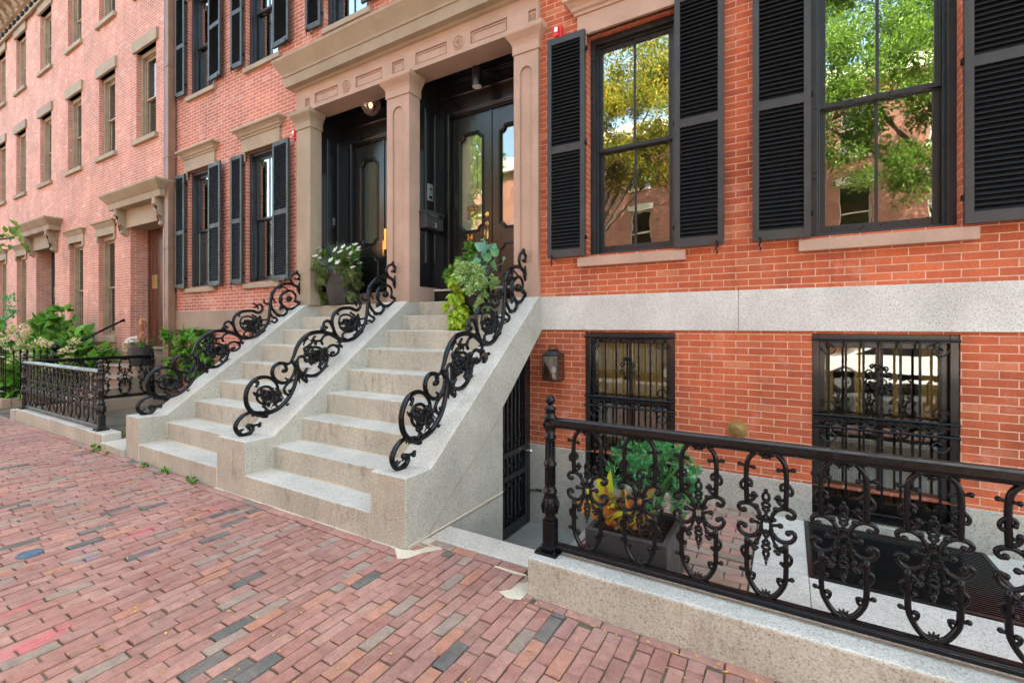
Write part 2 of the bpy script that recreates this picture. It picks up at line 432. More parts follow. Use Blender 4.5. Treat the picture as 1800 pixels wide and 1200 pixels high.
M['leafVar'] = leaf_mat('variegated leaf', [(0.217, 0.388, 0.093), (0.698, 0.8, 0.434), (0.341, 0.542, 0.155), (0.542, 0.698, 0.31), (0.155, 0.31, 0.0775)])
M['leafBlue'] = leaf_mat('blue green leaf', [(.10, .28, .10), (.16, .36, .14), (0.186, 0.403, 0.31), (0.31, 0.558, 0.434), (0.139, 0.31, 0.217)])
M['leafFir'] = leaf_mat('conifer leaf', [(.02, .07, .03), (.16, .42, .10), (0.0465, 0.202, 0.0775), (0.093, 0.372, 0.139), (0.155, 0.527, 0.186), (0.0465, 0.155, 0.062)])
M['leafGrass'] = leaf_mat('blue grass blade', [(0.109, 0.186, 0.109), (0.202, 0.295, 0.186), (0.0775, 0.139, 0.0775)])
M['leafSilver'] = leaf_mat('silver stem', [(.22, .22, .20), (.35, .35, .33), (.15, .16, .14)])
M['leafTreeG'] = leaf_mat('street tree leaf', [(.07, .15, .015), (.14, .26, .03), (.24, .36, .06), (.05, .11, .02)], .4)
M['leafTreeY'] = leaf_mat('yellowing tree leaf', [(.16, .25, .03), (.36, .30, .03), (.44, .20, .02), (.10, .20, .03), (.07, .13, .02), (.45, .36, .04), (.10, .16, .02), (.3, .33, .05)], .4)
M['petal'] = leaf_mat('white petal', [(.75, .73, .62), (.82, .80, .70), (.68, .68, .52)], .3)
M['dryflower'] = leaf_mat('fading flower head', [(0.589, 0.465, 0.232), (0.8, 0.682, 0.403), (0.527, 0.357, 0.202), (0.744, 0.744, 0.434)], .2)
M['croton0'] = leaf_mat('croton leaf', [(.55, .10, .015), (.50, .20, .02), (.28, .03, .02), (.55, .45, .03), (.20, .06, .02), (.16, .16, .03)], .25, .3)
M['crotonY'] = leaf_mat('yellow croton leaf', [(.65, .60, .02), (.55, .62, .03), (.7, .55, .03)], .3, .3)
def crot(t, b):
    ob = objco(t); g = N(t, 'ShaderNodeNewGeometry')
    v = N(t, 'ShaderNodeTexVoronoi', feature='DISTANCE_TO_EDGE'); v.inputs['Scale'].default_value = 60; t.links.new(ob, v.inputs['Vector'])
    base = ramp(t, g.outputs['Random Per Island'], [(0, (.55, .12, .02)), (.25, (.30, .03, .02)), (.5, (.55, .20, .03)), (.75, (.14, .13, .03)), (1, (.10, .03, .02))])
    vein = ramp(t, g.outputs['Random Per Island'], [(0, (.60, .45, .05)), (.5, (.55, .12, .02)), (1, (.6, .5, .10))])
    c = mixc(t, ramp(t, v.outputs['Distance'], [(.008, 1.), (.05, 0.)]), mixc(t, ramp(t, noise(t, ob, 25, 3), [(.4, 0.), (.6, 1.)]), base, (.10, .10, .02)), vein)
    t.links.new(c, b.inputs['Base Color'])
M['croton'] = mat('veined croton leaf', rough=.3, build_=crot)
M['twig'] = mat('curly twig', (.42, .19, .09), .7)
M['bark'] = stone_mat('bark', (.11, .085, .065), .3, .9, 1.)
M['fallen'] = leaf_mat('fallen leaf', [(.62, .40, .04), (.55, .22, .04), (.68, .50, .10), (.35, .15, .05)], .1)
# ---------------------------------------------------------------- wall with openings
def wall(mb, x0, x1, z0, z1, holes, y=0.0, depth=.14, mi=0, rmi=0):
    # holes: (hx0,hx1,hz0,hz1[,depth]) ; front face at y, reveals run to y+depth
    xs = sorted({x0, x1, *[h[0] for h in holes], *[h[1] for h in holes]}); xs = [x for x in xs if x0 <= x <= x1]
    zs = sorted({z0, z1, *[h[2] for h in holes], *[h[3] for h in holes]}); zs = [z for z in zs if z0 <= z <= z1]
    for i in range(len(xs)-1):
        for j in range(len(zs)-1):
            cx, cz = (xs[i]+xs[i+1])/2, (zs[j]+zs[j+1])/2
            if any(h[0] < cx < h[1] and h[2] < cz < h[3] for h in holes): continue
            mb.quad((xs[i], y, zs[j]), (xs[i+1], y, zs[j]), (xs[i+1], y, zs[j+1]), (xs[i], y, zs[j+1]), mi)
    for h in holes:
        d = h[4] if len(h) > 4 else depth
        a, b, c, e = h[:4]
        mb.quad((a, y, c), (a, y, e), (a, y+d, e), (a, y+d, c), rmi)
        mb.quad((b, y, c), (b, y+d, c), (b, y+d, e), (b, y, e), rmi)
        mb.quad((a, y, c), (a, y+d, c), (b, y+d, c), (b, y, c), rmi)
        mb.quad((a, y, e), (b, y, e), (b, y+d, e), (a, y+d, e), rmi)

def cornice_profile(z, steps):
    return [(0 if i == 0 else o, z + dz) for i, (o, dz) in enumerate(steps)]

def window(par, x0, x1, z0, z1, yr=.11, fm='frame', gm='glass', meet=.50, muntin=True, fw=.055, label=None, sash=.045, curtain=None, deep=False):
    """double-hung window: the part is the frame, sub-parts sash / pane"""
    f = MB()
    for d, w in ((0, fw), (.05, fw+.02)):
        y0 = yr + d
        f.box(x0, x0+w, y0, y0+.06, z0, z1); f.box(x1-w, x1, y0, y0+.06, z0, z1)
        f.box(x0+w, x1-w, y0+.001, y0+.06, z1-w-.01, z1); f.box(x0+w, x1-w, y0+.001, y0+.06, z0, z0+.03+d*.3)
    fr = build('window', f, M[fm], par, bevel=.004, label=label)
    ix0, ix1, iz0, iz1 = x0+fw+.02, x1-fw-.02, z0+.045, z1-fw-.03
    zm = iz0 + (iz1-iz0)*meet
    mid = (ix0+ix1)/2
    for (a, b, yy, nm) in ((zm-.02, iz1, yr+.075, 'upper'), (iz0, zm+.025, yr+.115, 'lower')):
        s = MB(); k = sash; bt = .075 if nm == 'lower' else .04
        s.box(ix0, ix0+k, yy, yy+.035, a, b); s.box(ix1-k, ix1, yy, yy+.035, a, b)
        s.box(ix0+k, ix1-k, yy, yy+.035, b-.045, b); s.box(ix0+k, ix1-k, yy, yy+.035, a, a+bt)
        if muntin: s.box(mid-.012, mid+.012, yy+.004, yy+.031, a+bt, b-.045)
        build('sash', s, M[fm], fr, bevel=.003)
        p = MB(); p.box(ix0+k-.003, ix1-k+.003, yy+.014, yy+.018, a+bt-.003, b-.042)
        build('pane', p, M['glassL' if (gm == 'glass' and nm == 'lower') else gm], fr)
    r = MB(); yb = yr + .17; D_ = 1.2
    r.box(x0-.02, x0, yb, yb+D_, z0, z1); r.box(x1, x1+.02, yb, yb+D_, z0, z1)
    r.box(x0-.02, x1+.02, yb+D_, yb+D_+.02, z0, z1); r.box(x0-.02, x1+.02, yb, yb+D_, z1, z1+.02); r.box(x0-.02, x1+.02, yb, yb+D_, z0-.02, z0)
    build('room_interior', r, M['room'] if curtain != 'dark' else M['dark'], fr)
    if curtain and curtain != 'dark':
        c = MB(); n = 40
        xs = [x0+.05+(x1-x0-.1)*i/n for i in range(n+1)]
        pts = [(x, yb+.12+.018*math.sin(i*1.7)) for i, x in enumerate(xs)]
        for i in range(n):
            if curtain == 'sides' and .28*n < i < .72*n: continue
            c.quad((pts[i][0], pts[i][1], z0+.02), (pts[i+1][0], pts[i+1][1], z0+.02), (pts[i+1][0], pts[i+1][1], z1-.02), (pts[i][0], pts[i][1], z1-.02))
        build('curtain', c, M['amber' if curtain == 'amber' else 'curtain'], fr, smooth=True)
    return fr

def hood(par, x0, x1, z, mt, out=.11, blk=.22, ear=.16, earw=.1, ch=.17):
    """stone lintel with ears and a moulded cap"""
    m = MB()
    m.box(x0-.10, x1+.10, -.035, .03, z, z+blk)
    m.box(x0-.10, x0-.10+earw, -.033, .03, z-ear, z-.0); m.box(x1+.10-earw, x1+.10, -.033, .03, z-ear, z-.0)
    zt = z+blk
    pr = [(-.05, zt), (.01, zt), (.014, zt+.03), (.035, zt+.045), (.045, zt+.075), (out*.72, zt+ch*.68), (out, zt+ch*.78), (out, zt+ch), (-.05, zt+ch+.02)]
    m.sweep(pr, [(x0-.12, 0), (x0-.12, -.04), (x1+.12, -.04), (x1+.12, 0)])
    return build('window_hood', m, M[mt], par, bevel=.004)

def sill(par, x0, x1, z, mt, h=.115, out=.06):
    m = MB(); m.prism([(.12, z-h), (-out, z-h), (-out, z-.015), (.12, z)], x0, x1)
    return build('window_sill', m, M[mt], par, bevel=.006)

SH = {}
def shutter_mesh(w, h, mt):
    """shutter lying in the xz plane from x=0 to w, front towards -y"""
    k = (round(w, 3), round(h, 3), mt)
    if k in SH: return SH[k]
    m = MB(); st = .052
    m.box(0, st, -.036, 0, 0, h); m.box(w-st, w, -.036, 0, 0, h)
    zr = [(0, .085), (h*.49-.04, h*.49+.04), (h-.07, h)]
    for a, b in zr: m.box(st, w-st, -.034, -.002, a, b)
    for a, b in ((zr[0][1], zr[1][0]), (zr[1][1], zr[2][0])):
        n = int((b-a) / .0395); d = (b-a)/n
        for i in range(n):
            z = a + d*(i+.5)
            m.prism([(-.033, z-.018), (-.028, z-.021), (-.003, z+.016), (-.008, z+.019)], st, w-st, mi=1)
    m.quad((st, -.001, .05), (w-st, -.001, .05), (w-st, -.001, h-.05), (st, -.001, h-.05), 1)  # dark sheet added behind the slats so the gaps stay in shade
    me_o = build('shutter', m, [M[mt], M['louver']]); SH[k] = me_o.data
    bpy.data.objects.remove(me_o); return SH[k]
def shutter(par, hinge, side, z0, z1, ang=1.5, w=.44, mt='shutter', y=-.046, label=None):
    """side -1: opens to the left of its hinge, +1 to the right"""
    me = shutter_mesh(w, z1-z0, mt)
    o = bpy.data.objects.new('shutter', me); S.collection.objects.link(o); o.parent = par
    if label: o['label'] = label
    loc = Vector((hinge, y, z0)) - WL[par]
    if side > 0: o.location = loc; o.rotation_euler = (0, 0, R(-ang))
    else:
        o.location = loc + Vector((-w*math.cos(R(ang)), -w*math.sin(R(ang)), 0)); o.rotation_euler = (0, 0, R(ang))
    WL[o] = WL[par] + Vector(o.location)
    # holdback (shutter dog) under the free edge and the hinge pins
    d = MB(); xs = .06 if side < 0 else w-.06
    d.tube([(xs, .06, -.01), (xs, -.03, -.012), (xs, -.052, -.02)], .006, 5)
    d.tube(spl([(xs, -.05, .02), (xs+.012, -.053, .0), (xs-.006, -.053, -.04), (xs+.008, -.052, -.07), (xs, -.05, -.095)], 3), .007, 5)
    d.ball((xs, -.052, .02), .012, 6, 4)
    hx = w-.005 if side < 0 else .005
    for zz in (.2, (z1-z0)*.5, z1-z0-.2):
        d.box(hx-.02, hx+.02, -.03, .012, zz-.02, zz+.02)
    g = build('shutter_dog', d, M['iron']); g.parent = o; g.location = (0, 0, 0)
    return o

# ---------------------------------------------------------------- right brick house (no. 34)
HR = thing('brick_townhouse', 'orange red brick townhouse with granite band and dark louvered shutters, right of the portico', 'house', (1, 0, 0))
W1 = (-1.90, -.95, 2.44, 4.85); W2 = (.17, 1.14, 2.44, 4.85); W3 = (2.25, 3.2, 2.44, 4.85)
B1 = (-1.92, -.965, .0, 1.60); B2 = (.18, 1.135, .0, 1.60)
# house walls: brick above band, between band and base
w = MB()
wall(w, -2.64, 6, 2.0, 12.3, [(-2.64, -2.49, 2.0, 5.3), W1, W2, (-1.9, -.95, 6.38, 8.6), (.17, 1.14, 6.38, 8.6), (2.25, 3.2, 6.38, 8.6), W3], depth=.16)
wall(w, -2.64, 6, .29, 1.62, [(B1[0], B1[1], .29, 1.60), (B2[0], B2[1], .29, 1.60)], depth=.16)
w.quad((-2.64, 0, 1.62), (-2.48, 0, 1.62), (-2.48, 0, 2.0), (-2.64, 0, 2.0))
w.quad((6, 0, -.5), (6, 9, -.5), (6, 9, 12.3), (6, 0, 12.3))
wo = build('brick_wall', w, M['brickR'], HR, fixn=False)
w = MB(); w.box(-2.475, 6, 9, 9.1, -.5, 12.3); build('rear_wall', w, M['brickR'], HR)
g = MB()
for a, b in ((-2.475, -.3975), (-.3945, 1.78), (1.783, 3.9), (3.903, 6)): g.box(a, b, -.022, .16, 1.62, 1.998)
build('granite_band', g, M['granite_band'], HR, bevel=.006)
g = MB()
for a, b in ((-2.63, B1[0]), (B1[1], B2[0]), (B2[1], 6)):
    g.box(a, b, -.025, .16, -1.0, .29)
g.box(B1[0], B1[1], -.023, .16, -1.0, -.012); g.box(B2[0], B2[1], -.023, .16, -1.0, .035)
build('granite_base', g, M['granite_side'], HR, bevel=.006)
g = MB(); g.box(-3.5, 6.2, -.25, 9.2, 12.3, 12.6); build('roof', g, M['brown'], HR)
for (a, b, c, d), cur in ((W1, 'sides'), (W2, 'sides'), (W3, None), ((-1.9, -.95, 6.38, 8.6), None), ((.17, 1.14, 6.38, 8.6), None)):
    window(HR, a, b, c, d, gm='glass', curtain=None, label=('black two-over-two sash window reflecting a yellow tree' if a == W1[0] and c < 3 else ('black two-over-two sash window reflecting a green tree' if a == W2[0] and c < 3 else None)))
    hood(HR, a, b, d, 'brownpink'); sill(HR, a-.09, b+.09, c-.012, 'brownpink')
for (h_, s_) in ((W1[0]+.005, -1), (W1[1]-.005, 1), (W2[0]+.0, -1), (W2[1]+.0, 1)):
    shutter(HR, h_, s_, 2.43, 4.885, 1.5, .445)
shutter(HR, 2.25, -1, 2.43, 4.885); shutter(HR, 3.2, 1, 2.43, 4.885)

# basement windows with wrought-iron guards
def basement(par, x0, x1, z0, z1, cur, gx):
    f = MB()
    f.box(x0, x0+.055, .02, .16, z0, z1); f.box(x1-.055, x1, .02, .16, z0, z1); f.box(x0+.055, x1-.055, .021, .16, z1-.07, z1); f.box(x0+.055, x1-.055, .021, .16, z0, z0+.07)
    f.box(x0+.055, x0+.10, .07, .16, z0+.07, z1-.07); f.box(x1-.10, x1-.055, .07, .16, z0+.07, z1-.07)
    f.box(x0+.1, x1-.1, .071, .15, z1-.12, z1-.07); f.box(x0+.1, x1-.1, .06, .15, .84, .9); f.box(x0+.1, x1-.1, .071, .15, z0+.07, z0+.15)
    m = (x0+x1)/2; f.box(m-.017, m+.017, .09, .14, z0+.1, z1-.1)
    fr = build('basement_window', f, M['black'], par, bevel=.004)
    p = MB(); p.box(x0+.09, x1-.09, .115, .119, z0+.14, z1-.11); build('pane', p, M['glassB'], fr)
    r = MB(); yb = .17; D_ = 1.4
    r.box(x0-.02, x0, yb, yb+D_, z0, z1); r.box(x1, x1+.02, yb, yb+D_, z0, z1); r.box(x0-.02, x1+.02, yb+D_, yb+D_+.02, z0, z1)
    r.box(x0-.02, x1+.02, yb, yb+D_, z1, z1+.02); r.box(x0-.02, x1+.02, yb, yb+D_, z0-.02, z0)
    build('room_interior', r, M['room'], fr)
    n = 22
    for part in (0, 1):
        c = MB(); za, zb = ((.90, z1-.03), (z0+.03, .895))[part]
        for i in range(n):
            a = x0+.06 + (x1-x0-.12)*i/n; b = a + (x1-x0-.12)/n*.93
            if cur == 'half' and part == 0 and not (i in (1, 2, 7, 8, 14) or i > 18): continue
            c.box(a, b, yb+.10+.006*(i % 2), yb+.105+.006*(i % 2), za, zb)
        build('blind', c, M['amber' if part == 0 else 'umber'], fr)
    gd = MB(); y = -.012
    X0, X1 = x0+.015, x1-.015
    for z in (z1-.05, .905, .805, z0+.08): gd.tube([(x0+.0, y, z), (x1-.0, y, z)], .012, 6)
    for i in range(7):
        x = x0+.12 + (x1-x0-.24)*i/6
        gd.box(x-.008, x+.008, y-.008, y+.008, z0+.08, z1-.05)
    def curl(cx, cz, r, a0, dr):
        pts = []
        for k in range(15):
            a = a0 + dr*k*.42; rr = r*(1-k/18)
            pts.append((cx + rr*math.cos(a), y-.010, cz + rr*math.sin(a)))
        gd.tube(pts, .007, 5); gd.ball(pts[-1], .013, 6, 4)
    for sx, ex in ((1, x0+.13), (-1, x1-.13)):
        for zz, sz in ((z1-.12, -1), (.975, 1), (.735, -1), (z0+.17, 1)):
            curl(ex, zz, .062, math.pi if sx > 0 else 0, sx*-sz)
    n = 4
    for i in range(n):
        cx = x0+.16 + (x1-x0-.32)*i/(n-1)
        for s in (-1, 1): curl(cx + s*.038, .862, .036, 0 if s < 0 else math.pi, s); 
        gd.tube([(cx-.06, y-.01, .89), (cx, y-.01, .83), (cx+.06, y-.01, .89)], .005, 5)
    gd.box(x0+.06, x1-.06, y-.016, y-.004, .868, .886)
    cz = 1.22
    for sx in (-1, 1):
        for sz in (-1, 1):
            curl(gx+sx*.045, cz+sz*.045, .034, R(90 if sz < 0 else -90), sx*sz); curl(gx+sx*.022, cz+sz*.10, .024, R(90 if sz < 0 else -90), sx*sz)
    for z in (-.11, -.05, 0, .05, .11): gd.ball((gx, y-.014, cz+z), .014, 6, 4)
    build('window_guard', gd, M['iron'], fr)
    return fr
basement(HR, *B1, 'full', -1.44)
basement(HR, B2[0], B2[1], .045, B2[3], 'half', .655)

# ---------------------------------------------------------------- middle brick house
HM = thing('brick_townhouse', 'brick townhouse coloured rose for sky glare, with green black shutters between the brown downspout and the portico', 'house', (-9, 0, 0))
MW = [(-10.62, -9.65, 2.45, 4.82), (-8.52, -7.55, 2.45, 4.82)]
MU = [(-10.62, -9.65, 6.36, 8.5), (-8.52, -7.55, 6.36, 8.5), (-6.32, -5.36, 6.36, 8.5), (-4.2, -3.3, 6.36, 8.5)]
PORT = (-6.93, -2.642, 1.5, 5.3, .3)
w = MB()
wall(w, -11.32, -2.642, -.9, 12.3, MW + MU + [PORT, (-10.48, -9.62, .55, 1.58), (-8.42, -7.52, .55, 1.58)], depth=.16)
build('brick_wall', w, M['brickM_glare'], HM, fixn=False)
w = MB(); w.box(-11.32, -2.478, 9, 9.1, -.5, 12.3); build('rear_wall', w, M['brickM_glare'], HM)
g = MB(); g.box(-11.1, -6.95, -.022, .03, 1.585, 1.96); build('brownstone_band', g, M['brown'], HM, bevel=.006)
g = MB(); g.box(-11.4, -3.5, -.3, 9.2, 12.3, 12.7); build('roof', g, M['brown'], HM)
for i, (a, b, c, d) in enumerate(MW + MU):
    window(HM, a, b, c, d, yr=.07, gm='glassM', curtain='sides' if i in (0, 1, 2, 3) else None)
    hood(HM, a, b, d, 'brownL', blk=.24 if i < 2 else .22); sill(HM, a-.01, b+.12, c-.012, 'brownL', .10)
    if i < 5:
        z0, z1 = (2.43, 4.78) if i < 2 else (6.40, 8.48)
        if i != 5:
            shutter(HM, a+.0, -1, z0, z1, 1.5, .36, 'shutterG', y=-.046); shutter(HM, b-.03, 1, z0, z1, 3.5, .48, 'shutterG', y=-.046)
for a, b in ((-10.48, -9.62), (-8.42, -7.52)):
    f = MB(); f.box(a, b, .09, .12, .55, 1.58)
    bw = build('basement_window', f, M['black'], HM)
    f = MB(); f.box(a+.08, b-.08, .082, .088, .63, 1.5); build('pane', f, M['glassfar'], bw)
    f = MB()
    for i in range(8): f.tube([(a+.06+i*(b-a-.12)/7, .03, .57), (a+.06+i*(b-a-.12)/7, .03, 1.56)], .009, 5)
    build('window_guard', f, M['iron'], bw)

# ---------------------------------------------------------------- far brick houses
def far_house(name_label, xa, xb, cols, rows_z, gcols, door, brick, trim, dlabel):
    H = thing('brick_rowhouse', name_label, 'house', ((xa+xb)/2, 0, 0))
    holes = []
    for cx in cols:
        for (z0, z1) in rows_z: holes.append((cx-.49, cx+.49, z0, z1))
    for cx in gcols: holes.append((cx-.5, cx+.48, 1.42, 3.93))
    dx0, dx1 = door
    holes.append((dx0, dx1, .95, 4.0, .36))
    w = MB(); wall(w, xa, xb, -.3, 11.4, holes, depth=.22)
    build('brick_wall', w, M[brick], H, fixn=False)
    w = MB(); w.box(xa, xb, 9, 9.1, -.3, 11.4); build('rear_wall', w, M[brick], H)
    for h in holes[:-1]:
        a, b, c, d = h
        window(H, a, b, c, d, yr=.09, fm='tanframe', gm='glassfar', muntin=False, curtain='dark', sash=.05, fw=.085)
        g = MB(); 
        if c < 2:
            hood(H, a+.02, b-.02, d-.0, trim, out=.09, blk=.20, ear=.14, earw=.09, ch=.14)
            sill(H, a-.1, b+.1, c, trim, .16)
        else:
            g.box(a-.12, b+.12, -.05, .2, d, d+.26); build('lintel', g, M[trim], H, bevel=.006)
            sill(H, a-.1, b+.1, c, trim, .12, .07)
    # doorway
    m = MB(); yd = .345
    for i in range(9):
        x = dx0 + .02 + (dx1-dx0-.04)*i/9
        m.box(x, x+(dx1-dx0-.04)/9-.006, yd, yd+.04, 1.1, 3.97)
    m.box(dx0, dx1, yd+.02, yd+.06, .95, 4.0)
    dr = build('door', m, M['mahog'] if trim == 'brownL' else M['dark'], H, bevel=.004)
    m = MB(); cx = dx0+.42
    m.box(cx-.13, cx+.13, yd-.02, yd, 2.55, 2.87); m.box(cx-.09, cx-.02, yd-.03, yd-.02, 2.6, 2.82); m.box(cx+.02, cx+.09, yd-.03, yd-.02, 2.6, 2.82)
    build('door_grille', m, M['oldbrass'], dr)
    m = MB()
    zt = 4.38
    m.box(dx0-.28, dx1+.28, -.06, .03, 3.96, zt); m.box(dx0-.02, dx1+.02, .0, .34, 3.96, 4.0)
    pr = [(-.05, zt), (.20, zt), (.22, zt+.13), (.24, zt+.15), (.27, zt+.19), (.33, zt+.27), (.35, zt+.30), (.35, zt+.34), (-.05, zt+.40)]
    m.sweep(pr, [(dx0-.28, 0), (dx0-.28, -.05), (dx1+.28, -.05), (dx1+.28, 0)])
    build('door_canopy', m, M[trim], H, bevel=.004)
    for cx in (dx0-.16, dx1+.16):
        k = MB()
        pr = [(.0, zt), (-.24, zt), (-.25, zt-.14), (-.19, zt-.19), (-.20, zt-.27), (-.165, zt-.35), (-.10, zt-.39), (-.095, zt-.45), (-.125, zt-.49), (-.12, zt-.54), (-.07, zt-.57), (0, zt-.6)]
        k.prism(pr, cx-.08, cx+.08); k.prism([(a-.012, b) for a, b in pr if a < -.03], cx-.045, cx+.045)
        build('console_bracket', k, M[trim], H, bevel=.004)
    return H
AC = (-12.53, -14.68, -16.83); BC = (-19.13, -21.46, -23.6, -25.9)
ROWS = [(5.95, 7.98), (9.35, 11.12)]
HA = far_house('pale rose brick row house with tan stone lintels and a mahogany door beside the downspout', -17.8, -11.325, AC, ROWS, (-14.69, -16.7), (-13.34, -11.72), 'brickA', 'brownL', '')
HB = far_house('leftmost salmon brick row house with the small bracketed door hood and dentil cornice', -30, -17.803, BC, ROWS, (-21.4, -23.5, -25.9), (-19.98, -18.35), 'brickB', 'brown', '')
# roof cornices with brackets
for H, xa, xb in ((HA, -17.79, -11.33), (HB, -30, -17.81)):
    m = MB(); m.box(xa, xb, -.06, .1, 11.4, 11.75)
    m.sweep([(0, 11.36), (.05, 11.36), (.06, 11.42), (0, 11.44)], [(xa, -.06), (xb, -.06)])
    m.sweep([(0, 11.75), (.08, 11.77), (.10, 11.85), (.16, 11.90), (.16, 12.0), (.55, 12.2), (.6, 12.4), (0, 12.5)], [(xa, -.06), (xb, -.06)])
    c = build('cornice', m, M['brown'], H)
    m = MB(); x = xa+.15
    while x < xb-.2:
        m.box(x, x+.16, -.12, -.02, 11.52, 11.64); x += .42
    build('dentil_course', m, M['dark'], c)
    x = xa+.1
    while x < xb-.2:
        m = MB(); m.prism([(-.06, 12.0), (-.55, 12.17), (-.57, 12.02), (-.35, 11.95), (-.2, 11.78), (-.06, 11.76)], x, x+.2); x += .55; build('bracket', m, M['brown'], c)
    m = MB(); m.box(xa, xb, -.6, 9.2, 12.5, 12.6); build('roof', m, M['brown'], H)

# ---------------------------------------------------------------- portico
PO = thing('double_portico', 'brownstone double portico with three square pillars and a heavy moulded cornice over both doors', 'portico', (-4.7, 0, 2))
XL, XR_ = -6.946, -2.470
m = MB(); panels = []
PZ = (5.20, 5.36)
for a, b in ((-6.48, -5.93), (-5.53, -4.98), (-4.78, -4.56), (-4.35, -3.81), (-3.43, -2.89)): panels.append((a, b, *PZ))
sq = [(-6.72, -6.60, 5.17, 5.33), (-2.585, -2.455-.03, 5.17, 5.33)]
sq = [(-6.72, -6.60, 5.17, 5.33), (-2.60, -2.50, 5.17, 5.33)]
wall(m, XL, XR_, 5.135, 5.56, panels + sq, y=-.06, depth=.022)
for h in panels + sq:
    m.quad((h[0], -.038, h[2]), (h[1], -.038, h[2]), (h[1], -.038, h[3]), (h[0], -.038, h[3]))
m.quad((XL, -.06, 5.135), (XL, .3, 5.135), (XL, .3, 5.56), (XL, -.06, 5.56)); m.quad((XR_, -.06, 5.135), (XR_, .3, 5.135), (XR_, .3, 5.56), (XR_, -.06, 5.56))
m.quad((XL, -.06, 5.135), (XR_, -.06, 5.135), (XR_, .27, 5.135), (XL, .27, 5.135)); m.quad((XL, .27, 5.135), (XR_, .27, 5.135), (XR_, .27, 5.56), (XL, .27, 5.56))
fz = build('frieze', m, M['brownpink'], PO, fixn=False)
m = MB()
for (a, b, c, d) in panels:
    k = .022
    for (p, q, r, s_) in ((a+k, b-k, c+k-.006, c+k+.006), (a+k, b-k, d-k-.006, d-k+.006), (a+k-.006, a+k+.006, c+k+.0061, d-k-.0061), (b-k-.006, b-k+.006, c+k+.0061, d-k-.0061)): m.box(p, q, -.05, -.036, r, s_)
build('panel_moulding', m, M['brownpink'], fz)
for cx in (-5.73, -3.62):
    m = MB(); 
    m.tube([(cx+.085*math.cos(a), -.062, 5.285+.085*math.sin(a)) for a in [i*math.pi/12 for i in range(24)]], .012, 6, closed=True)
    m.ball((cx, -.064, 5.285), .016, 8, 5)
    for i in range(6):
        a = i*math.pi/3+.3; m.ball((cx+.045*math.cos(a), -.062, 5.285+.045*math.sin(a)), .021, 8, 5, sc=(1, .6, 1))
        a += .5; m.tube([(cx+.03*math.cos(a), -.064, 5.285+.03*math.sin(a)), (cx+.07*math.cos(a), -.064, 5.285+.07*math.sin(a))], .006, 5)
    build('rosette', m, M['brownpink'], fz, smooth=True)
for (a, b, c, d) in sq:
    m = MB(); cx, cz = (a+b)/2, (c+d)/2
    m.ball((cx, -.042, cz), .014, 8, 5)
    for i in range(8):
        an = i*math.pi/4; m.ball((cx+.034*math.cos(an), -.041, cz+.045*math.sin(an)), .012, 6, 4)
    build('rosette', m, M['brownpink'], fz, smooth=True)
zt = 5.50
pr = [(-.06, zt+.0), (.0, zt), (.006, zt-.0), (.03, zt+.012), (.045, zt+.035), (.12, zt+.045), (.125, zt+.045), (.14, zt+.19), (.155, zt+.195), (.158, zt+.215), (.165, zt+.235), (.195, zt+.29), (.235, zt+.355), (.262, zt+.40), (.27, zt+.41), (.275, zt+.45), (-.05, zt+.52)]
m = MB(); m.sweep(pr, [(XL, .02), (XL, -.06), (XR_, -.06), (XR_, .02)])
build('cornice', m, M['brownL'], PO, bevel=.003)
COL = [(-6.946, -6.592, 'left'), (-4.884, -4.461, 'middle'), (-2.796, -2.470, 'right')]
for (a, b, nm) in COL:
    m = MB(); y0, y1 = -.06, .155
    if nm == 'left':
        m.box(a, b, y0, y1, 2.0, 4.86)
    else:
        cw = .105 if nm == 'middle' else .085; c0 = (a+b)/2 - cw; c1 = (a+b)/2 + cw
        # face with a sunk round-headed panel
        zb, ztp = 2.42, 4.70; r = cw
        m.box(a, c0, y0, y1, 2.0, 4.86); m.box(c1, b, y0, y1, 2.0, 4.86); m.box(c0, c1, y0, y1, 2.0, zb)
        arc = [(c0+cw+cw*math.cos(t), ztp-.08+cw*math.sin(t)) for t in [math.pi*i/12 for i in range(13)]]
        m.prism([(c1, 4.86)] + arc[:1] + arc[1:] + [(c0, 4.86)], y0, y1, 'y')
        m.box(c0, c1, y0+.018, y1-.002, zb, 4.86)
        m.tube([(c0+.0, y0+.004, zb)] + [(p[0], y0+.004, p[1]) for p in arc[::-1]] + [(c1, y0+.004, zb)], .009, 6)
        m.box(c0, c1, y0-.004, y0+.01, zb-.008, zb+.008)
    m.box(a+.001, b-.001, y1, .54, 2.0, 2.22) if nm != 'right' else m.box(a+.001, b-.001, y1, .54, 2.0, 2.22)
    col = build('pillar', m, M['brownpink' if nm != 'left' else 'brownL'], PO, bevel=.005, label={'left': 'plain tan pillar at the left end', 'middle': 'middle pillar with a sunk round-headed panel', 'right': 'narrow pillar against the orange brick'}[nm])
    m = MB(); zc = 4.86
    path = [(a, .17), (a, y0), (b, y0), (b, .17)]
    m.sweep([(-.05, zc), (.014, zc), (.014, zc+.10), (.02, zc+.12), (.035, zc+.15), (.062, zc+.185), (.086, zc+.215), (.09, zc+.235), (.09, zc+.272), (-.05, zc+.272)], path)
    build('capital', m, M['brownpink' if nm != 'left' else 'brownL'], col, bevel=.003)

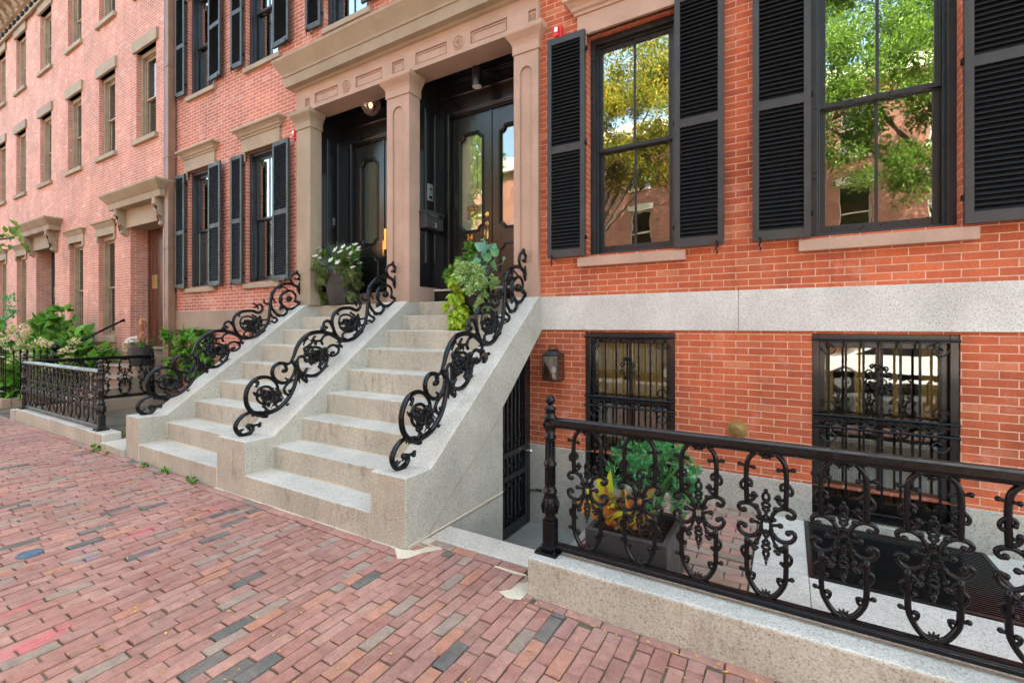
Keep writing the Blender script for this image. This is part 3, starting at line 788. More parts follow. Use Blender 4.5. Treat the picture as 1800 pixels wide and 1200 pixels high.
# ---------------------------------------------------------------- vestibules and doors
def notch_poly(x0, x1, z0, z1, k, n=5):
    """rectangle with concave quarter-round notched corners, (x,z) ccw"""
    pts = []
    for cx, cz, a0 in ((x1, z0, 180), (x1, z1, 270), (x0, z1, 0), (x0, z0, 90)):
        arc = [(cx + k*math.cos(R(a0 - 90*i/n)), cz + k*math.sin(R(a0 - 90*i/n))) for i in range(n+1)]
        pts += arc
    return pts
def vestibule(par, xl, xr, cx, black_riser, label):
    v = MB(); yd = .60; zc = 5.22
    v.box(xl-.02, xl+.004, .155, yd+.1, 2.22, zc); v.box(xr-.004, xr+.02, .155, yd+.1, 2.22, zc)
    v.box(xl-.02, xr+.02, .27, yd+.1, zc, zc+.03)
    v.box(xl, cx-.70, yd, yd+.1, 2.15, zc); v.box(cx+.70, xr, yd, yd+.1, 2.15, zc); v.box(cx-.70, cx+.70, yd, yd+.1, 4.70, zc)
    # casing, crown and side panel mouldings
    for s, e in ((cx-.73, cx-.69), (cx+.69, cx+.73)): v.box(s, e, yd-.035, yd, 2.2, 4.74)
    v.box(cx-.73, cx+.73, yd-.034, yd, 4.72, 4.77); v.box(xl, xr, yd-.03, yd, 4.98, 5.01); v.box(xl, xr, yd-.06, yd, 5.16, 5.2)
    for x, s in ((xl+.004, 1), (xr-.004, -1)):
        for k, e in ((0, .013), (.030, .008)):
            ya, yb_, za, zb = .262+k, .49-k, 2.56+k, 4.76-k
            v.tube([(x+s*.004, ya, za), (x+s*.004, yb_, za), (x+s*.004, yb_, zb), (x+s*.004, ya, zb)], e, 8, closed=True)
    for xx in (cx-.705, cx+.705): v.tube([(xx, yd-.038, 2.2), (xx, yd-.038, 4.74)], .012, 8)
    v.tube([(cx-.72, yd-.038, 4.745), (cx+.72, yd-.038, 4.745)], .012, 8); v.tube([(xl, yd-.032, 4.995), (xr, yd-.032, 4.995)], .012, 8)
    v.tube([(xl+.2, .33, zc-.005), (xr-.2, .33, zc-.005)], .012, 8); v.tube([(xl+.2, .33, zc-.005), (xl+.2, .56, zc-.005)], .012, 8); v.tube([(xl+.2, .56, zc-.005), (xr-.2, .56, zc-.005)], .012, 8)
    for k in (0, .05):
        v.box(xl+.25+k, xr-.25-k, .33+k, .345+k, zc-.014, zc); v.box(xl+.25+k, xl+.265+k, .345+k, .55, zc-.014, zc)
    vo = build('vestibule_panelling', v, M['black'], par, bevel=.002, label=label)
    th = MB(); th.box(xl, xr, .47, yd+.15, 2.0, 2.165)
    build('threshold', th, M['blackdoor' if black_riser else 'brown'], par)
    th = MB(); th.box(xl-.0, xr, .455, yd+.12, 2.168, 2.195); build('door_sill', th, M['granite_band' if black_riser else 'brown'], par, bevel=.004)
    for sgn in (-1, 1):
        a, b = (cx-.69, cx-.004) if sgn < 0 else (cx+.004, cx+.69)
        y = yd+.035
        d = MB(); mx = (a+b)/2
        gp = notch_poly(mx-.20, mx+.20, 3.03, 4.42, .075)
        lp = notch_poly(mx-.20, mx+.20, 2.34, 2.80, .075)
        # door leaf with the glazed opening cut out: strips around the opening
        d.box(a, mx-.20, y, y+.045, 2.2, 4.70); d.box(mx+.20, b, y, y+.045, 2.2, 4.70)
        d.box(mx-.20, mx+.20, y, y+.045, 2.2, 3.03); d.box(mx-.20, mx+.20, y, y+.045, 4.42, 4.70)
        for (cx_, cz_, a0) in ((mx+.2, 3.03, 180), (mx+.2, 4.42, 270), (mx-.2, 4.42, 0), (mx-.2, 3.03, 90)):
            arc = [(cx_ + .075*math.cos(R(a0-90*i/5)), cz_ + .075*math.sin(R(a0-90*i/5))) for i in range(6)]
            d.prism([(cx_, cz_)] + arc, y, y+.045, 'y')
        for gpoly in (gp, lp):
            for off, rr in ((0, .013), (.022, .008)):
                c0, c1 = sum(p[0] for p in gpoly)/len(gpoly), sum(p[1] for p in gpoly)/len(gpoly)
                d.tube([(c0+(p[0]-c0)*(1+off*4), y-.004, c1+(p[1]-c1)*(1+off*1.6)) for p in gpoly], rr, 6, closed=True)
        if sgn < 0: d.box(b-.02, b+.018, y-.014, y+.0, 2.2, 4.70)
        leaf = build('door_leaf', d, M['blackdoor'], par, bevel=.002)
        p = MB(); p.box(mx-.205, mx+.205, y+.02, y+.024, 3.02, 4.43); build('door_glass', p, M['glassD'], leaf)
        if sgn < 0 or not black_riser:
            p = MB(); p.box(mx-.25, mx-.02, y+.10, y+.105, 2.98, 4.46); p.box(mx-.02, mx+.03, y+.08, y+.105, 2.98, 4.46); p.box(mx+.03, mx+.25, y+.12, y+.125, 2.98, 4.46); build('hall_glow_panel', p, M['hallglow'], leaf)
        if sgn < 0: L0 = (leaf, a, b, mx, y)
    hall = MB()
    hall.box(cx-.8, cx-.78, yd+.12, yd+2.6, 2.0, 5); hall.box(cx+.78, cx+.8, yd+.12, yd+2.6, 2.0, 5); hall.box(cx-.8, cx+.8, yd+2.6, yd+2.62, 2.0, 5); hall.box(cx-.8, cx+.8, yd+.12, yd+2.6, 4.98, 5); hall.box(cx-.8, cx+.8, yd+.12, yd+2.6, 2.0, 2.15)
    hall.box(cx-.78, cx-.74, yd+.5, yd+.62, 2.15, 4.6); hall.box(cx-.78, cx-.74, yd+1.4, yd+1.52, 2.15, 4.6); hall.box(cx-.78, cx-.74, yd+.62, yd+1.4, 4.5, 4.6)
    build('hallway', hall, M['curtain'], vo)
    return L0
def text_mesh(s, size, loc, rot, m, name, parent, ext=.004, align='CENTER'):
    cu = bpy.data.curves.new(name, 'FONT'); cu.body = s; cu.size = size; cu.extrude = ext; cu.align_x = align; cu.resolution_u = 3
    o = bpy.data.objects.new(name, cu); S.collection.objects.link(o)
    bpy.context.view_layer.update()
    dg = bpy.context.evaluated_depsgraph_get()
    me = bpy.data.meshes.new_from_object(o.evaluated_get(dg)); bpy.data.objects.remove(o)
    me.materials.clear(); me.materials.append(m)
    o = bpy.data.objects.new(name, me); S.collection.objects.link(o); o.parent = parent
    o.location = Vector(loc) - WL[parent]; o.rotation_euler = rot; WL[o] = Vector(loc)
    return o
DR = vestibule(HR, -4.461, -2.796, -3.57, True, 'glossy black panelled vestibule of the right doorway')
DL = vestibule(HM, -6.592, -4.884, -5.66, False, 'glossy black panelled vestibule of the left doorway')
leaf, a, b, mx, y = DR
text_mesh('34', .115, (mx-.02, y-.006, 2.90), (R(90), 0, 0), M['brass'], 'house_number', leaf)
h = MB(); hx = b-.065
h.lathe([(.0, 0), (.034, 0), (.034, .006), (.022, .010), (.02, .016), (0, .018)], (hx, y, 3.235), 16, axis='y'); build('deadbolt', h, M['brass'], leaf); h = MB()
h.lathe([(.0, 0), (.034, 0), (.034, .006), (.024, .012), (0, .014)], (hx, y, 3.10), 16, axis='y'); h.ball((hx, y-.03, 3.10), .02, 10, 6)
h.box(hx-.022, hx+.022, y-.006, y, 2.80, 3.06); h.tube(spl([(hx, y-.01, 3.03), (hx, y-.05, 3.0), (hx, y-.055, 2.93), (hx, y-.01, 2.86)], 4), .010, 8)
build('door_handle', h, M['brass'], leaf, smooth=True)
sg = MB(); sx = mx-.01
sg.box(sx-.085, sx+.105, y+.030, y+.034, 3.2, 3.40); sgo = build('fire_sign', sg, M['red'], leaf)
for i, s in enumerate(('FIRE', 'ALARM', 'CONTROL')): text_mesh(s, .062 if i < 2 else .05, (sx+.01, y+.0295, 3.345-.057*i), (R(90), 0, 0), M['white'], 'sign_text', sgo, .0005)
sg = MB(); sg.box(sx-.085, sx-.0, y+.030, y+.034, 3.41, 3.58); sg.box(sx+.004, sx+.105, y+.030, y+.034, 3.41, 3.58); build('door_notice', sg, M['steel'], leaf)
# left door: brass lock plate, handle
leaf, a, b, mx, y = DL
h = MB(); h.box(b+.03, b+.085, y-.03, y, 2.90, 3.24); h.box(b-.0, b+.03, y-.032, y-.002, 2.80, 3.05)
build('door_plate', h, M['brass'], leaf, bevel=.003)
text_mesh('32', .10, (mx-.05, y-.006, 2.90), (R(90), 0, 0), M['brass'], 'house_number', leaf) if False else None
# wall fittings
k = MB(); k.box(-4.457, -4.32, .14, .50, 3.04, 3.27); k.box(-4.457, -4.31, .13, .51, 3.255, 3.285)
mb_ = tag(build('mailbox', k, M['shutter'], bevel=.004), 'charcoal wall mailbox numbered 2 beside the door marked 34', 'mailbox')
k = MB(); k.box(-4.322, -4.312, .16, .48, 3.20, 3.26); build('mail_flap', k, M['black'], mb_)
text_mesh('2', .085, (-4.318, .33, 3.07), (R(90), 0, R(90)), M['steel'], 'box_number', mb_)
k = MB(); k.box(-4.457, -4.44, .30, .42, 3.47, 3.71); ic = tag(build('intercom', k, M['steel'], bevel=.003), 'small steel intercom plate above the charcoal mailbox', 'intercom')
k = MB(); k.ball((-4.44, .36, 3.64), .018, 8, 5); k.box(-4.441, -4.434, .33, .39, 3.50, 3.54); k.ball((-4.437, .36, 3.575), .008); build('push_button', k, M['black'], ic)
k = MB(); k.box(-6.588, -6.565, .34, .40, 3.28, 3.52); kp = tag(build('keypad_lock', k, M['black'], bevel=.004), 'black keypad on the left vestibule panel above the white flowers', 'keypad')
k = MB()
for i in range(4):
    for j in range(2): k.ball((-6.563, .355+.03*j, 3.46-.03*i), .007, 6, 4)
build('keypad_button', k, M['steel'], kp)
# ceiling lamps
k = MB(); k.lathe([(0, .34), (.075, .34), (.075, 0), (.07, 0), (.066, .012), (0, .012)], (-3.60, .33, 4.885), 24)
cl = tag(build('cylinder_lamp', k, M['black'], smooth=False), 'black cylinder ceiling lamp with frosted lens over door 34', 'lamp')
k = MB(); k.lathe([(0, 0), (.063, 0), (.06, .01), (0, .012)], (-3.60, .33, 4.882), 20); build('lens', k, M['white'], cl)
k = MB(); cx, cy, cz = -5.64, .33, 5.22
k.lathe([(0, 0), (.145, 0), (.145, -.02), (.13, -.03), (0, -.03)][::-1], (cx, cy, cz), 20)
k.lathe([(0, -.235), (.05, -.235), (.055, -.225), (.05, -.215), (0, -.215)], (cx, cy, cz), 16)
for i in range(8):
    an = i*math.pi/4
    k.tube(spl([(cx+.14*math.cos(an), cy+.14*math.sin(an), cz-.02), (cx+.145*math.cos(an+.3), cy+.145*math.sin(an+.3), cz-.11), (cx+.07*math.cos(an+.6), cy+.07*math.sin(an+.6), cz-.225)], 4), .006, 5)
    k.tube(spl([(cx+.14*math.cos(an), cy+.14*math.sin(an), cz-.02), (cx+.145*math.cos(an-.3), cy+.145*math.sin(an-.3), cz-.11), (cx+.07*math.cos(an-.6), cy+.07*math.sin(an-.6), cz-.225)], 4), .005, 5)
cg = tag(build('cage_lamp', k, M['pipegrey']), 'small caged ceiling lamp lit over the left doorway', 'lamp')
k = MB(); k.lathe([(0, -.21), (.07, -.21), (.12, -.12), (.125, -.04), (.122, -.03), (0, -.03)], (cx, cy, cz), 16); build('lamp_glass', k, glass_mat('lamp glass', .3, (1, .95, .85)), cg, smooth=True)
bm_ = bpy.data.materials.new('warm bulb'); bm_.use_nodes = True
bm_.node_tree.nodes['Principled BSDF'].inputs['Emission Color'].default_value = (1, .6, .3, 1); bm_.node_tree.nodes['Principled BSDF'].inputs['Emission Strength'].default_value = .5
k = MB(); k.ball((cx, cy, cz-.09), .03, 8, 6, sc=(1, 1, 1.6)); build('bulb', k, bm_, cg, smooth=True)
# fire alarm strobes
def strobe(x, z, label):
    k = MB(); k.box(x-.055, x+.055, -.055, -.002, z-.075, z+.075); k.box(x-.028, x+.028, -.075, -.055, z-.05, z+.06)
    o = tag(build('alarm_strobe', k, M['red'], bevel=.008), label, 'fire alarm', 'red fire alarm strobes')
    k = MB(); k.box(x-.02, x+.02, -.088, -.075, z-.01, z+.045); build('strobe_lens', k, M['white'], o, bevel=.005)
    k = MB(); k.box(x+.06, x+.085, -.03, -.002, z-.04, z-.01); build('bracket', k, M['red'], o)
strobe(-2.235, 4.965, 'red fire alarm strobe on orange brick above the tall right-hand shutters')
strobe(-7.01, 4.83, 'red fire alarm strobe beside the left pillar capital')
# wall lantern by the basement window
x, y0, z = -2.255, -.11, 1.06
k = MB(); a_, b_ = .098, .078
k.box(x-a_, x+a_, y0-b_, y0+b_, z, z+.012)
for sx in (-1, 1):
    for sy in (-1, 1): k.box(x+sx*(a_-.006)-.006, x+sx*(a_-.006)+.006, y0+sy*(b_-.006)-.006, y0+sy*(b_-.006)+.006, z+.012, z+.27)
k.box(x-a_, x+a_, y0-b_, y0+b_, z+.27, z+.282)
A4 = [(x-a_-.004, y0-b_-.004, z+.282), (x+a_+.004, y0-b_-.004, z+.282), (x+a_+.004, y0+b_+.004, z+.282), (x-a_-.004, y0+b_+.004, z+.282)]
B4 = [(x-.055, y0-.042, z+.325), (x+.055, y0-.042, z+.325), (x+.055, y0+.042, z+.325), (x-.055, y0+.042, z+.325)]
k.add(A4+B4, [(0, 1, 5, 4), (1, 2, 6, 5), (2, 3, 7, 6), (3, 0, 4, 7), (4, 5, 6, 7), (3, 2, 1, 0)])
k.box(x-.05, x+.05, y0-.038, y0+.038, z+.325, z+.345)
k.tube([(x-.045, y0, z+.345), (x-.04, y0, z+.38), (x+.04, y0, z+.38), (x+.045, y0, z+.345)], .006, 6)
k.box(x-.04, x+.04, y0+b_, -.004, z+.06, z+.24)
wl = tag(build('wall_lantern', k, M['ironold'], bevel=.002), 'square dark metal wall lantern on the brick below the granite band', 'lantern')
k = MB(); k.box(x-a_+.006, x+a_-.006, y0-b_+.004, y0-b_+.006, z+.012, z+.27); k.box(x+a_-.006, x+a_-.004, y0-b_+.01, y0+b_-.01, z+.012, z+.27); k.box(x-a_+.004, x-a_+.006, y0-b_+.01, y0+b_-.01, z+.012, z+.27)
build('lantern_glass', k, glass_mat('lantern glass', .10, (.9, .88, .85)), wl)
k = MB(); k.tube([(x, y0, z+.012), (x, y0, z+.07)], .014, 8); k.ball((x, y0, z+.115), .028, 10, 8, sc=(1, 1, 1.5)); build('bulb', k, M['white'], wl, smooth=True)
# fire department connection
k = MB(); c = (-.405, -.0, .70)
k.lathe([(0, 0), (.088, 0), (.09, .006), (.06, .010), (.055, .03), (.046, .034), (0, .034)], c, 28, axis='y')
sc_ = tag(build('hose_connection', k, M['oldbrass'], smooth=False), 'round brass hose connection on the brick between the two barred windows', 'hose connection')
k = MB(); k.lathe([(0, .03), (.044, .03), (.044, .06), (.036, .07), (0, .072)], c, 20, axis='y')
for an in (40, 220): k.ball((c[0]+.05*math.cos(R(an)), -.05, c[2]+.05*math.sin(R(an))), .012)
build('cap', k, M['oldbrass'], sc_)
SCROLL=[
 ([(-1.927,0.736),(-2.003,0.76),(-2.093,0.749),(-2.157,0.698),(-2.184,0.637),(-2.157,0.571),(-2.101,0.537),(-2.036,0.554),(-2.007,0.591),(-2.02,0.624),(-2.056,0.635)],0.014,0.021,0.014),
 ([(-2.02,0.624),(-1.978,0.62),(-1.944,0.622)],0.012,0.012,0.012),
 ([(-1.761,0.992),(-1.728,0.891),(-1.739,0.839),(-1.779,0.809)],0.012,0.014,0.01),
 ([(-1.728,0.935),(-1.752,1.026),(-1.814,1.094),(-1.893,1.119),(-1.987,1.102),(-2.053,1.033),(-2.082,0.944),(-2.069,0.842),(-2.02,0.768),(-1.936,0.72),(-1.832,0.73),(-1.724,0.766),(-1.632,0.843),(-1.565,0.943),(-1.527,1.058),(-1.513,1.148),(-1.521,1.259)],0.013,0.022,0.022),
 ([(-1.97,0.93),(-1.953,0.988),(-1.893,1.015),(-1.823,0.999),(-1.788,0.934),(-1.797,0.865),(-1.85,0.828),(-1.91,0.837),(-1.956,0.877),(-1.97,0.93)],0.013,0.013,0.013),
 ([(-1.978,1.016),(-1.953,1.065),(-1.973,1.087)],0.014,0.014,0.01),
 ([(-1.893,0.808),(-1.867,0.77),(-1.893,0.739)],0.012,0.014,0.012),
 ([(-1.779,0.809),(-1.724,0.775)],0.012,0.012,0.012),
 ([(-1.527,1.25),(-1.584,1.254),(-1.632,1.239),(-1.679,1.251),(-1.743,1.25),(-1.793,1.206),(-1.8,1.14),(-1.761,1.071),(-1.688,1.034),(-1.613,1.052),(-1.56,1.115),(-1.54,1.205)],0.012,0.019,0.012),
 ([(-1.679,1.246),(-1.647,1.209),(-1.641,1.168),(-1.673,1.158)],0.012,0.015,0.016),
 ([(-1.66,1.088),(-1.622,1.067)],0.01,0.014,0.01),
 ([(-1.556,1.06),(-1.622,1.022),(-1.666,0.973),(-1.654,0.917),(-1.604,0.897),(-1.571,0.935),(-1.575,0.971)],0.01,0.015,0.012),
 ([(-1.521,1.259),(-1.488,1.128),(-1.438,1.049),(-1.408,1.024)],0.022,0.016,0.016),
 ([(-1.513,1.24),(-1.501,1.11),(-1.482,1.007)],0.016,0.014,0.006),
 ([(-1.584,1.263),(-1.552,1.334),(-1.517,1.424),(-1.448,1.514),(-1.347,1.577),(-1.21,1.594),(-1.079,1.563),(-0.966,1.502),(-0.931,1.477)],0.016,0.023,0.02),
 ([(-1.438,1.439),(-1.418,1.494),(-1.377,1.521)],0.008,0.012,0.012),
 ([(-1.189,1.446),(-1.206,1.488),(-1.167,1.546),(-1.09,1.56)],0.016,0.014,0.01),
 ([(-1.284,1.548),(-1.316,1.51),(-1.284,1.487),(-1.232,1.489),(-1.189,1.517)],0.012,0.014,0.01),
 ([(-1.336,1.473),(-1.295,1.491)],0.012,0.012,0.01),
 ([(-1.167,1.41),(-1.128,1.311),(-1.141,1.215),(-1.199,1.132),(-1.295,1.083),(-1.398,1.092),(-1.488,1.155),(-1.527,1.25)],0.015,0.019,0.019),
 ([(-1.418,1.252),(-1.422,1.345),(-1.357,1.408),(-1.253,1.413),(-1.178,1.362),(-1.16,1.284),(-1.189,1.218),(-1.232,1.192)],0.013,0.014,0.012),
 ([(-1.398,1.344),(-1.428,1.402),(-1.377,1.428),(-1.316,1.416)],0.014,0.014,0.012),
 ([(-1.458,1.31),(-1.488,1.312),(-1.517,1.268)],0.012,0.014,0.014),
 ([(-1.242,1.193),(-1.21,1.152)],0.02,0.018,0.014),
 ([(-1.134,1.331),(-1.057,1.297),(-0.977,1.339),(-0.977,1.403),(-1.045,1.431),(-1.123,1.399),(-1.156,1.313)],0.012,0.015,0.015),
 ([(-1.057,1.297),(-1.079,1.338),(-1.045,1.35)],0.011,0.012,0.014),
 ([(-0.977,1.393),(-0.954,1.442),(-0.936,1.477)],0.014,0.014,0.016),
 ([(-0.943,1.401),(-0.931,1.421)],0.016,0.016,0.014),
 ([(-0.931,1.481),(-1.007,1.562),(-1.052,1.662),(-1.057,1.76),(-1.007,1.84),(-0.915,1.882),(-0.8,1.89),(-0.702,1.864),(-0.647,1.911),(-0.652,1.974),(-0.702,1.988),(-0.727,1.954)],0.018,0.02,0.012),
 ([(-0.702,1.92),(-0.727,1.975),(-0.771,1.993)],0.012,0.012,0.012),
 ([(-0.943,1.481),(-0.825,1.482),(-0.715,1.527),(-0.64,1.598),(-0.576,1.693),(-0.545,1.809),(-0.529,1.958),(-0.519,2.064),(-0.498,2.161)],0.022,0.021,0.024),
 ([(-0.8,1.835),(-0.727,1.785),(-0.715,1.682),(-0.764,1.6),(-0.848,1.584)],0.014,0.014,0.012),
 ([(-0.966,1.701),(-0.943,1.781),(-0.86,1.807),(-0.781,1.78),(-0.752,1.702),(-0.776,1.63),(-0.86,1.601),(-0.931,1.631),(-0.966,1.701)],0.012,0.013,0.012),
 ([(-0.966,1.801),(-0.989,1.83),(-0.943,1.861)],0.014,0.012,0.01),
 ([(-0.848,1.6),(-0.908,1.561),(-0.908,1.511)],0.014,0.014,0.014),
 ([(-0.966,1.522),(-1.03,1.602),(-1.068,1.681),(-1.112,1.724),(-1.167,1.71),(-1.174,1.662),(-1.134,1.646)],0.012,0.017,0.014),
 ([(-1.167,1.662),(-1.206,1.623)],0.012,0.012,0.014),
 ([(-0.555,1.767),(-0.652,1.755),(-0.683,1.806)],0.01,0.012,0.014),
 ([(-0.589,1.682),(-0.652,1.671),(-0.665,1.661)],0.01,0.012,0.014),
 ([(-0.752,1.548),(-0.702,1.562),(-0.652,1.598)],0.01,0.016,0.01),
 ([(-0.524,2.022),(-0.576,1.998),(-0.614,2.017)],0.016,0.014,0.01),
 ([(-0.516,2.149),(-0.458,2.228),(-0.364,2.307),(-0.225,2.341),(-0.111,2.31),(-0.037,2.237),(-0.016,2.132),(-0.052,2.033),(-0.14,1.955),(-0.24,1.936),(-0.323,1.977),(-0.37,2.051),(-0.359,2.138),(-0.295,2.197),(-0.203,2.225),(-0.134,2.186),(-0.117,2.12),(-0.145,2.062)],0.02,0.021,0.013),
 ([(-0.125,2.063),(-0.081,2.043)],0.012,0.014,0.014),
 ([(-0.498,2.14),(-0.472,2.067),(-0.432,2.026)],0.014,0.012,0.01),
 ([(-0.211,2.225),(-0.282,2.263),(-0.351,2.291)],0.01,0.01,0.012),
 ([(-0.519,2.001),(-0.485,1.917),(-0.405,1.838),(-0.309,1.84),(-0.259,1.902),(-0.295,1.956),(-0.364,1.953),(-0.37,1.91)],0.018,0.018,0.014),
 ([(-0.537,1.894),(-0.498,1.81),(-0.418,1.768),(-0.458,1.714),(-0.493,1.735)],0.014,0.016,0.014),
 ([(-0.432,1.822),(-0.378,1.812)],0.01,0.012,0.012),
 ([(-0.022,2.159),(-0.081,2.257),(-0.052,2.349),(-0.016,2.432)],0.016,0.016,0.014),
 ([(-0.067,2.269),(-0.169,2.35),(-0.208,2.424),(-0.169,2.495),(-0.096,2.514),(-0.052,2.478),(-0.081,2.43),(-0.125,2.421)],0.014,0.015,0.012),
 ([(-0.09,2.503),(-0.09,2.541)],0.012,0.01,0.01),
 ([(-0.067,2.416),(-0.007,2.437)],0.014,0.01,0.006),
]
SBALL=[(-2.056,0.625,0.028),(-1.941,0.61,0.022),(-1.936,0.631,0.018),(-1.673,1.165,0.024),(-1.402,1.023,0.022),(-1.604,0.938,0.022),(-0.931,1.407,0.02),(-1.045,1.342,0.022),(-0.771,1.999,0.018),(-1.134,1.646,0.018),(-1.206,1.619,0.018),(-0.09,2.546,0.022),(-0.117,2.422,0.018),(-0.001,2.433,0.012),(-0.683,1.806,0.018),(-0.665,1.665,0.018),(-1.458,1.314,0.022),(-1.189,1.446,0.014),(-1.336,1.473,0.014),(-0.231,2.097,0.05),(-0.125,2.059,0.022),(-0.337,1.944,0.02),(-0.493,1.735,0.018),(-1.893,0.808,0.022),(-1.97,1.075,0.02),(-1.743,0.964,0.018),(-0.378,1.817,0.014),(-0.989,1.836,0.016),(-1.377,1.418,0.02),(-1.622,1.058,0.018),(-1.851,0.912,0.02),(-1.859,0.897,0.02),(-1.881,0.861,0.024),(-1.896,0.873,0.019),(-1.908,0.899,0.018),(-1.943,0.932,0.024),(-1.914,0.944,0.019),(-1.909,0.972,0.025),(-1.878,0.951,0.022),(-1.854,0.952,0.018),(-1.854,0.928,0.025),(-1.884,0.919,0.03),(-1.287,1.288,0.019),(-1.306,1.262,0.025),(-1.335,1.253,0.02),(-1.36,1.256,0.018),(-1.391,1.249,0.016),(-1.408,1.273,0.019),(-1.418,1.316,0.019),(-1.394,1.344,0.02),(-1.403,1.365,0.019),(-1.37,1.386,0.019),(-1.323,1.388,0.017),(-1.321,1.352,0.024),(-1.3,1.322,0.019),(-1.353,1.314,0.03),(-0.793,1.694,0.016),(-0.798,1.643,0.026),(-0.839,1.62,0.016),(-0.871,1.619,0.024),(-0.918,1.637,0.022),(-0.917,1.688,0.018),(-0.909,1.705,0.02),(-0.897,1.738,0.016),(-0.885,1.736,0.024),(-0.852,1.747,0.017),(-0.808,1.732,0.018),(-0.82,1.717,0.018),(-0.86,1.698,0.03),(-1.849,0.936,0.016),(-1.865,0.923,0.026),(-1.889,0.932,0.024),(-1.891,0.971,0.021),(-1.858,0.964,0.016),(-1.867,0.943,0.03),(-1.31,1.241,0.025),(-1.337,1.217,0.016),(-1.359,1.236,0.018),(-1.368,1.274,0.017),(-1.322,1.284,0.022),(-1.336,1.247,0.03),(-0.807,1.651,0.025),(-0.834,1.625,0.023),(-0.858,1.653,0.018),(-0.862,1.693,0.025),(-0.82,1.691,0.024),(-0.837,1.661,0.03),]
# ---------------------------------------------------------------- stoop
ST = thing('double_stoop', 'pair of granite stair flights with three sloping cheek walls under the portico', 'stoop', (-4.8, -2.2, 0))
YF = [-2.24, -1.952, -1.637, -1.335, -1.045, -.765, -.45, -.14, .145]
ZT = [.205, .432, .667, .90, 1.143, 1.385, 1.608, 1.805, 2.0]
for (a, b) in ((-6.876, -5.076), (-4.566, -2.817)):
    for i in range(9):
        m = MB(); z0 = (ZT[i-1] - .012) if i else -.1; y1 = (YF[i+1] + .05) if i < 8 else .48
        jx = random.uniform(-.004, .004)
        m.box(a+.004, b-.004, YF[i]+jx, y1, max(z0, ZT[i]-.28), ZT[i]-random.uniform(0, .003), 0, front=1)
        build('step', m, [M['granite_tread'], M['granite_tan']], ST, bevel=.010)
    m = MB()      # grout along the cheek walls
    for i in range(9):
        y1 = YF[i+1] if i < 8 else .4
        for x0, x1 in ((a-.001, a+.007), (b-.007, b+.001)): m.box(x0, x1, YF[i]-.003, y1, ZT[i]-.2, ZT[i]+.004)
        if i < 8: m.box(a, b, y1-.010, y1+.02, ZT[i]-.02, ZT[i]+.006)
    build('grout', m, M['cream'], ST)
def cheek(x0, x1, right=False):
    m = MB()
    if right: poly = [(-2.24, -.1), (-2.24, .53), (-1.95, .53), (-.085, 2.0), (-.0, 2.0), (-.0, 1.62), (-.865, .85), (-.865, -.9), (-1.74, -.9), (-1.74, -.1)]
    else: poly = [(-2.24, -.1), (-2.24, .53), (-1.95, .53), (-.085, 2.0), (.15, 2.0), (.15, 1.0), (-.02, 1.0), (-.02, -.1)]
    m.prism(poly, x0, x1)
    n = len(poly)
    for i in range(n): m.m[i] = 0
    m.m[0] = 1; m.m[1] = 2; m.m[2] = 2; m.m[3] = 2
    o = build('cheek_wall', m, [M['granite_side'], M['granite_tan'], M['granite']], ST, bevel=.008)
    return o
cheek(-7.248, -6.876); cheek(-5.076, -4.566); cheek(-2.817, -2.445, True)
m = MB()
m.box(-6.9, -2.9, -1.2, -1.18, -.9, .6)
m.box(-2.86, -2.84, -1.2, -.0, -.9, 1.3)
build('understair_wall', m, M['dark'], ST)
# caulk line and hairline joint on the right cheek wall
m = MB(); m.tube([(-2.443, -2.22, .012), (-2.443, -1.76, .012), (-2.443, -.87, .012)], .006, 6); 
build('caulk', m, M['cream'], ST)
m = MB(); m.tube(spl([(-2.447, -1.98, .02), (-2.447, -1.6, .31), (-2.447, -1.2, .56), (-2.447, -.88, .82)], 4), .008, 5)
build('stone_joint', m, M['brown'], ST)

